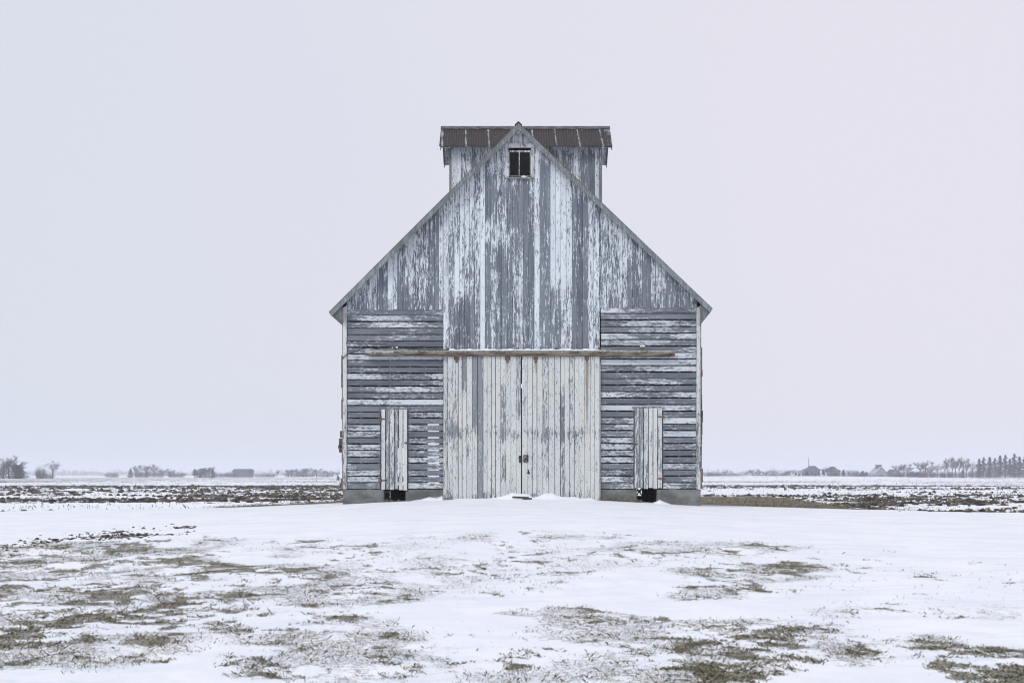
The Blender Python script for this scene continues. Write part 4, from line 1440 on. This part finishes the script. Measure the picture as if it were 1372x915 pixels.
# far left dark clump
row(['bushB', 'bareD', 'bareA', 'bareB', 'cedar'], [-6, 5, 12, 20, 27], [612, 615, 609, 617, 622], 420, 'dark grey tree', 'in the clump at the left edge of the field', 'dark trees at the left edge', [30, 22, 22, 26, 15], 15)
plant('cedar', 22, 622, 415, 'low dark evergreen bush at the foot of the left edge trees', 26)
plant('bushB', 54, 622, 430, 'rounded bare bush just left of the lone crooked tree', 13)
plant('bareC', 70, 616, 430, 'lone crooked bare tree with an open crown on the left horizon', 24)
plant('bushA', 62, 632, 432, 'low dark brush between the rounded bush and the crooked tree', 22)
plant('cedar', 175, 627, 620, 'small dark evergreen bush at the left end of the rounded tree group', 8)
row(['bareB', 'bareA', 'bareC', 'bareB', 'bareA'], [182, 197, 205, 217, 228], [622, 621, 622, 627, 629], 640, 'rounded bare tree', 'in the group left of the farmhouse clump', 'rounded bare trees on the left horizon', [14, 22, 20, 18, 14])
row(['bushA', 'bushB', 'bushA', 'bushB'], [150, 190, 208, 236], [631, 628, 628, 631], 660, 'low bare bush', 'under the rounded trees on the left horizon', 'low bushes left of the farmhouse', [18, 20, 26, 24])
row(['pineB', 'bareD', 'bareB', 'bareA', 'cedar'], [261, 268, 275, 281, 285], [628, 627, 625, 624, 628], 560, 'blue grey tree', 'round the small farmhouse on the left horizon', 'trees round the left farmhouse', [8, 12, 16, 14, 9])
row(['bushA', 'bushB', 'bareC'], [295, 309, 334], [632, 630.5, 627], 680, 'low faint brush', 'beside the long shed on the left horizon', 'brush beside the long shed', [18, 16, 14])
row(['bareD', 'bareB', 'bareA', 'bareB', 'bareD', 'bareA', 'bareC', 'bareB', 'bareD', 'bareB', 'bareD', 'bareA'],
    [371, 386, 391, 399, 406, 411, 419, 424, 433, 439, 445, 452], [629, 628, 627, 628, 626, 626, 627, 627, 629, 630, 631, 632], 700, 'bare tree', 'in the row just left of the barn', 'row of bare trees left of the barn', [8, 14, 16, 16, 14, 14, 12, 14, 10, 9, 8, 8])
row(['bushA', 'bushB', 'bushA', 'bushB', 'bushA'], [349, 362, 394, 412, 436], [633.5, 633, 630, 631, 632.5], 720, 'low faint bush', 'under the tree row just left of the barn', 'low bushes left of the barn', [16, 14, 26, 22, 22])
plant('cedar', 453, 636.5, 300, 'tiny dark bush in the snow beside the left wall of the barn', 5)
# right side
row(['bushA', 'bushB', 'bareB', 'bareA', 'bareC', 'bareB', 'bareD', 'bareA', 'bareC'], [946, 957, 972, 986, 999, 1008, 1016, 1026, 1036], [630, 631, 630, 633, 630, 627.5, 629, 630, 628], 680, 'grey bare tree', 'in the low row right of the barn', 'low trees right of the barn', [20, 18, 16, 14, 14, 16, 10, 16, 16])
row(['bushA', 'bushB', 'bushA', 'bushB', 'bushA'], [965, 985, 1022, 1043, 1060], [633, 634, 633, 632, 630], 700, 'low dark bush', 'between the barn and the far farmstead', 'low bushes right of the barn', [24, 22, 30, 22, 20])
row(['bareD', 'bareB', 'bareD', 'bareA', 'bareB'], [1052, 1058, 1076, 1105, 1109], [631, 629, 627, 626, 624], 600, 'bare tree', 'among the farmstead buildings with the mast', 'trees among the farmstead', [8, 12, 12, 12, 12])
row(['cedar', 'pineB', 'bushB'], [1081, 1103, 1118], [631, 628, 631], 560, 'dark blue evergreen', 'beside the gabled house of the farmstead', 'evergreens of the farmstead', [7, 5, 16])
plant('cedar', 1130, 629, 470, 'dark oval evergreen standing alone right of the round topped bin', 7)
row(['bareB', 'bushA', 'bareD', 'bushB', 'cedar', 'cedar'], [1138, 1143, 1147, 1150, 1156, 1161], [629, 630, 629, 631, 630.5, 632], 640, 'blue grey bush', 'between the round topped bin and the far crib', 'bushes left of the far crib', [10, 16, 10, 14, 13, 10])
row(['bareA', 'bareB', 'bareC', 'bareA', 'bareB', 'bareA', 'bareC'], [1204, 1211, 1216, 1234, 1240, 1247, 1256], [621, 620, 622, 616, 617, 624, 619], 560, 'spreading bare tree', 'in the wood right of the far crib', 'bare trees right of the far crib', [18, 18, 14, 20, 18, 16, 18])
row(['bushA', 'bushB', 'cedar', 'bushA', 'bushB', 'cedar', 'bushA'], [1200, 1212, 1222, 1232, 1243, 1230, 1256], [630, 629, 631, 629, 629, 632, 631], 575, 'dark underwood bush', 'in the wood right of the far crib', 'underwood right of the far crib', [20, 22, 16, 24, 22, 18, 20])
row(['bareD', 'bareB', 'bareD', 'bareA', 'bareD', 'bareB', 'bareD', 'bareC'], [1266, 1270, 1276, 1281, 1285, 1291, 1295, 1303], [614, 611, 610, 611, 611, 612, 614, 616], 520, 'tall thin bare tree', 'in the stand before the pines', 'tall bare trees left of the pines', [9, 12, 11, 16, 10, 13, 10, 16])
row(['bushB', 'bushA', 'cedar', 'bushB'], [1268, 1281, 1290, 1306], [629, 630, 629, 628], 530, 'low dark thicket', 'under the tall bare trees by the pines', 'thicket under the tall bare trees', [16, 20, 9, 20])
row(['pineA', 'pineB', 'pineA', 'pineB', 'pineA', 'pineB', 'pineA', 'pineB', 'pineA', 'pineB'], [1312, 1318, 1326, 1333, 1340, 1347, 1353, 1359, 1366, 1373], [614, 612, 611.5, 613, 609.5, 608.5, 614, 607, 611, 610], 500, 'tall dark pine', 'in the windbreak at the right edge', 'pines of the windbreak at the right edge', [8, 8, 9, 8, 9, 8, 8, 9, 9, 8], 10)
row(['bushA', 'bushB', 'bushA', 'bushB'], [1317, 1331, 1350, 1366], [628, 629, 627, 628], 512, 'low dark underwood', 'at the foot of the windbreak pines', 'underwood under the pines', [20, 18, 22, 18])
# the far faint hedge line on the horizon: one mass
fw = MB()
rg = random.Random(77)
for side in ((-760, 455), (942, 2100)):
    px_ = side[0]
    while px_ < side[1]:
        D = rg.uniform(1250, 1500)
        x_ = XP(px_, D); zg = FIELD
        H_ = rg.uniform(2.5, 7.0) * (.6 + .8 * float(vnoise(np.array([px_ / 23.0]), np.array([0.5]), 3)[0]))
        fw.tube([(x_, D, zg - .3), (x_ + rg.uniform(-.6, .6), D, zg + H_)], [.14, .05], 3)
        for q in range(9):
            a_ = rg.uniform(0, 6.28); z0 = zg + H_ * rg.uniform(.15, .8)
            fw.tube([(x_, D, z0), (x_ + math.cos(a_) * H_ * .35, D + math.sin(a_) * H_ * .35, z0 + H_ * rg.uniform(.1, .35))], [.10, .04], 3)
        px_ += rg.uniform(.5, 1.6)
fwo = fw.build('distant_woods', M['thicket'])
tag(fwo, 'faint blue grey line of distant woods along the whole horizon', 'woods', kind='stuff')

# ------------------------------------------------------------------ far buildings
M['far_white'] = simple('white_clapboard', (.50, .52, .54), (.62, .64, .66), (1, 1, 3), bump=0)
M['far_grey'] = simple('grey_boards', (.20, .21, .23), (.30, .31, .33), (3, 3, 1), bump=0)
M['far_dark'] = simple('dark_boards', (.08, .09, .11), (.13, .14, .16), (3, 3, 1), bump=0)
M['far_roof'] = simple('dark_roofing', (.06, .065, .075), (.10, .105, .115), (3, 3, 3), bump=0)
M['far_metal'] = simple('galvanised_bin', (.30, .32, .34), (.42, .44, .46), (1, 1, 6), bump=0)
M['far_opening'] = simple('dark_opening', (.02, .02, .025), (.03, .03, .035), (3, 3, 3), bump=0)
def gabled(name, px0, px1, peaves, pridge, D, wallm, roofm, label, cat, depth=9, front=True, windows=2, over=.3, door=True):
    cx = (px0 + px1) / 2
    x_, zg = far_base(cx, D)
    wd = (px1 - px0) * D / F; he = ZP(peaves, D) - zg; hr = ZP(pridge, D) - zg
    root = empty(name, (x_, D, zg), label, cat)
    def part(nm, mb, mat, par=root):
        o = mb.build(nm, mat, par, origin=world_loc(par))
        return o
    ox, oy, oz = x_, D, zg
    a = MB(); w2 = wd / 2
    if front:   # gable faces the camera
        vs = []
        for y in (oy, oy + depth):
            vs += [(ox - w2, y, oz - .3), (ox + w2, y, oz - .3), (ox + w2, y, oz + he), (ox, y, oz + hr), (ox - w2, y, oz + he)]
        a.add(vs, [(0, 1, 2, 3, 4), (9, 8, 7, 6, 5), (0, 5, 6, 1), (1, 6, 7, 2), (4, 9, 5, 0)])
        wall = part('wall', a, wallm)
        r = MB()
        for sg in (-1, 1):
            s_ = (hr - he) / w2
            e = (ox + sg * (w2 + over), oz + he - s_ * over + .02); t = (ox, oz + hr + .02)
            vs = []
            for y in (oy - over, oy + depth + over):
                vs += [(e[0], y, e[1]), (t[0], y, t[1]), (t[0], y, t[1] + .18), (e[0], y, e[1] + .18)]
            r.add(vs, [(0, 1, 2, 3), (7, 6, 5, 4), (0, 4, 5, 1), (2, 6, 7, 3), (0, 3, 7, 4), (1, 5, 6, 2)])
        part('roof', r, roofm)
    else:       # ridge runs across the view
        vs = []
        for x in (ox - w2, ox + w2):
            vs += [(x, oy, oz - .3), (x, oy + depth, oz - .3), (x, oy + depth, oz + he), (x, oy + depth / 2, oz + hr), (x, oy, oz + he)]
        a.add(vs, [(4, 3, 2, 1, 0), (5, 6, 7, 8, 9), (0, 5, 9, 4), (1, 2, 7, 6), (0, 1, 6, 5)])
        wall = part('wall', a, wallm)
        r = MB()
        for sg in (-1, 1):
            s_ = (hr - he) / (depth / 2)
            ym = oy + depth / 2
            e = (ym + sg * (depth / 2 + over), oz + he - s_ * over + .02); t = (ym, oz + hr + .02)
            vs = []
            for x in (ox - w2 - over, ox + w2 + over):
                vs += [(x, e[0], e[1]), (x, t[0], t[1]), (x, t[0], t[1] + .18), (x, e[0], e[1] + .18)]
            r.add(vs, [(0, 1, 2, 3), (7, 6, 5, 4), (0, 4, 5, 1), (2, 6, 7, 3), (0, 3, 7, 4), (1, 5, 6, 2)])
        part('roof', r, roofm)
    for q in range(windows):
        xx = ox - w2 * .6 + q * (wd * .6 / max(1, windows - 1)) if windows > 1 else ox
        wm = MB(); wm.box(xx - .45, xx + .45, oy - .05, oy - .003, oz + he * .45, oz + he * .45 + 1.2)
        part('window', wm, M['far_opening'])
    if door:
        wm = MB(); wm.box(ox - .6, ox + .6, oy - .06, oy - .003, oz, oz + min(2.2, he * .8))
        part('door', wm, M['far_opening'])
    return root
gabled('farmhouse', 262, 275, 632, 628, 575, M['far_grey'], M['far_roof'], 'small blue grey farmhouse half hidden by trees on the left horizon', 'house', 8)
gabled('long_shed', 311.5, 335, 631.5, 628.5, 700, M['far_dark'], M['far_roof'], 'long low dark shed with flat looking roof on the left horizon', 'shed', 10, front=False, windows=0, door=False)
gabled('machine_shed', 1063, 1079, 633.5, 630.5, 620, M['far_white'], M['far_metal'], 'long low white shed left of the mast in the far farmstead', 'shed', 10, front=False, windows=2)
gabled('gabled_barn', 1085, 1099, 630, 624.5, 600, M['far_dark'], M['far_roof'], 'dark blue gabled barn right beside the tall mast', 'barn', 12)
gabled('low_barn', 1112, 1126, 632, 629.5, 575, M['far_grey'], M['far_roof'], 'pale grey low shed in front of the round topped bin', 'shed', 6, front=False, windows=0)
gabled('lean_shed', 1193, 1207, 635, 629, 600, M['far_grey'], M['far_roof'], 'low grey roofed shed just right of the far crib', 'shed', 9, windows=0)
# far crib barn with its own cupola
D = 560
x_, zg = far_base(1181, D)
fc = empty('crib_barn', (x_, D, zg), 'small far corn crib with broad grey roof and a square cupola', 'barn')
u = D / F
a = MB()
prof = [(-8.6, 0), (8.6, 0), (8.4, 5.2), (7.6, 7.2), (2.6, 13), (-2.6, 13), (-7.6, 7.2), (-8.4, 5.2)]
vs = []
for y in (D, D + 10):
    vs += [(x_ + px_ * u, y, zg - .2 + h_ * u) for px_, h_ in prof[:3]] + [(x_, y, zg + 14.0 * u)] + [(x_ + prof[7][0] * u, y, zg + prof[7][1] * u)]
a.add(vs, [(0, 1, 2, 3, 4), (9, 8, 7, 6, 5), (0, 5, 6, 1), (1, 6, 7, 2), (2, 7, 8, 3), (3, 8, 9, 4), (4, 9, 5, 0)])
a.build('wall', M['far_grey'], fc)
r = MB()
for sg in (-1, 1):
    e = (x_ + sg * 9.0 * u, zg + 4.6 * u); t = (x_, zg + 14.2 * u)
    slab(r, e, t, -.16, D - .35, D + 10.3)
r.build('roof', M['far_metal'], fc)
c_ = MB(); c_.box(x_ - 3.2 * u, x_ + 3.2 * u, D + 3.5, D + 5.5, zg + 11.5 * u, zg + 16.6 * u)
c2 = c_.build('cupola', M['far_dark'], fc)
c_ = MB(); c_.box(x_ - 3.9 * u, x_ + 3.9 * u, D + 3.1, D + 5.9, zg + 16.7 * u, zg + 17.4 * u); c_.build('cupola_roof', M['far_roof'], c2)
c_ = MB(); c_.box(x_ - 2 * u, x_ + 2 * u, D - .06, D - .004, zg, zg + 4.3 * u); c_.build('door', M['far_roof'], fc)
# round topped bin
D = 590
x_, zg = far_base(1117, D); u = D / F
bn = empty('grain_bin', (x_, D + 6.2 * u, zg), 'round topped pale grain bin rising behind a low grey shed', 'bin')
b_ = MB()
b_.tube([(x_, D + 6.2 * u, zg - .2), (x_, D + 6.2 * u, zg + 9 * u)], 6.2 * u, 20)
b_.build('wall', M['far_metal'], bn)
b_ = MB()
hts = [(0, 6.5), (2, 6.0), (4, 4.6), (5.4, 2.6), (6, .6)]
b_.tube([(x_, D + 6.2 * u, zg + 9.03 * u + h_ * u) for h_, r_ in hts], [r_ * u for h_, r_ in hts], 20)
b_.build('dome', M['far_roof'], bn)
# mast
D = 610
x_, zg = far_base(1083.5, D)
ms = empty('radio_mast', (x_, D, zg), 'thin tall mast standing left of the dark gabled barn', 'mast')
m_ = MB(); ht = ZP(614.5, D) - zg
for q in range(3):
    a_ = q * 2.094; m_.tube([(x_ + math.cos(a_) * .22, D + math.sin(a_) * .22, zg - .2), (x_ + math.cos(a_) * .16, D + math.sin(a_) * .16, zg + ht)], .055, 4)
for q in range(14):
    z0 = zg + ht * q / 14; a_ = q * 2.094
    m_.tube([(x_ + math.cos(a_) * .2, D + math.sin(a_) * .2, z0), (x_ + math.cos(a_ + 2.094) * .2, D + math.sin(a_ + 2.094) * .2, z0 + ht / 14)], .03, 3)
m_.build('lattice', M['far_roof'], ms)
m_ = MB(); m_.tube([(x_, D, zg + ht), (x_, D, zg + ht + 1.0)], .05, 4); m_.tube([(x_ - .5, D, zg + ht + .5), (x_ + .5, D, zg + ht + .5)], .05, 4)
m_.build('antenna', M['far_roof'], ms)

# ------------------------------------------------------------------ haze
hz = MB()
HR = 4400
hz.box(-HR, HR, -HR, HR, -1.6, 30.0)
hzo = hz.build('haze', bpy.data.materials.new('haze'))
hm = hzo.data.materials[0]; hm.use_nodes = True
t = hm.node_tree
for n_ in list(t.nodes):
    if n_.type != 'OUTPUT_MATERIAL': t.nodes.remove(n_)
pv = t.nodes.new('ShaderNodeVolumePrincipled')
pv.inputs['Color'].default_value = (.86, .90, .985, 1)
pv.inputs['Density'].default_value = 0.00052
pv.inputs['Anisotropy'].default_value = 0.0
t.links.new(pv.outputs[0], t.nodes['Material Output'].inputs['Volume'])
tag(hzo, 'pale winter haze over the field', 'haze', kind='stuff')
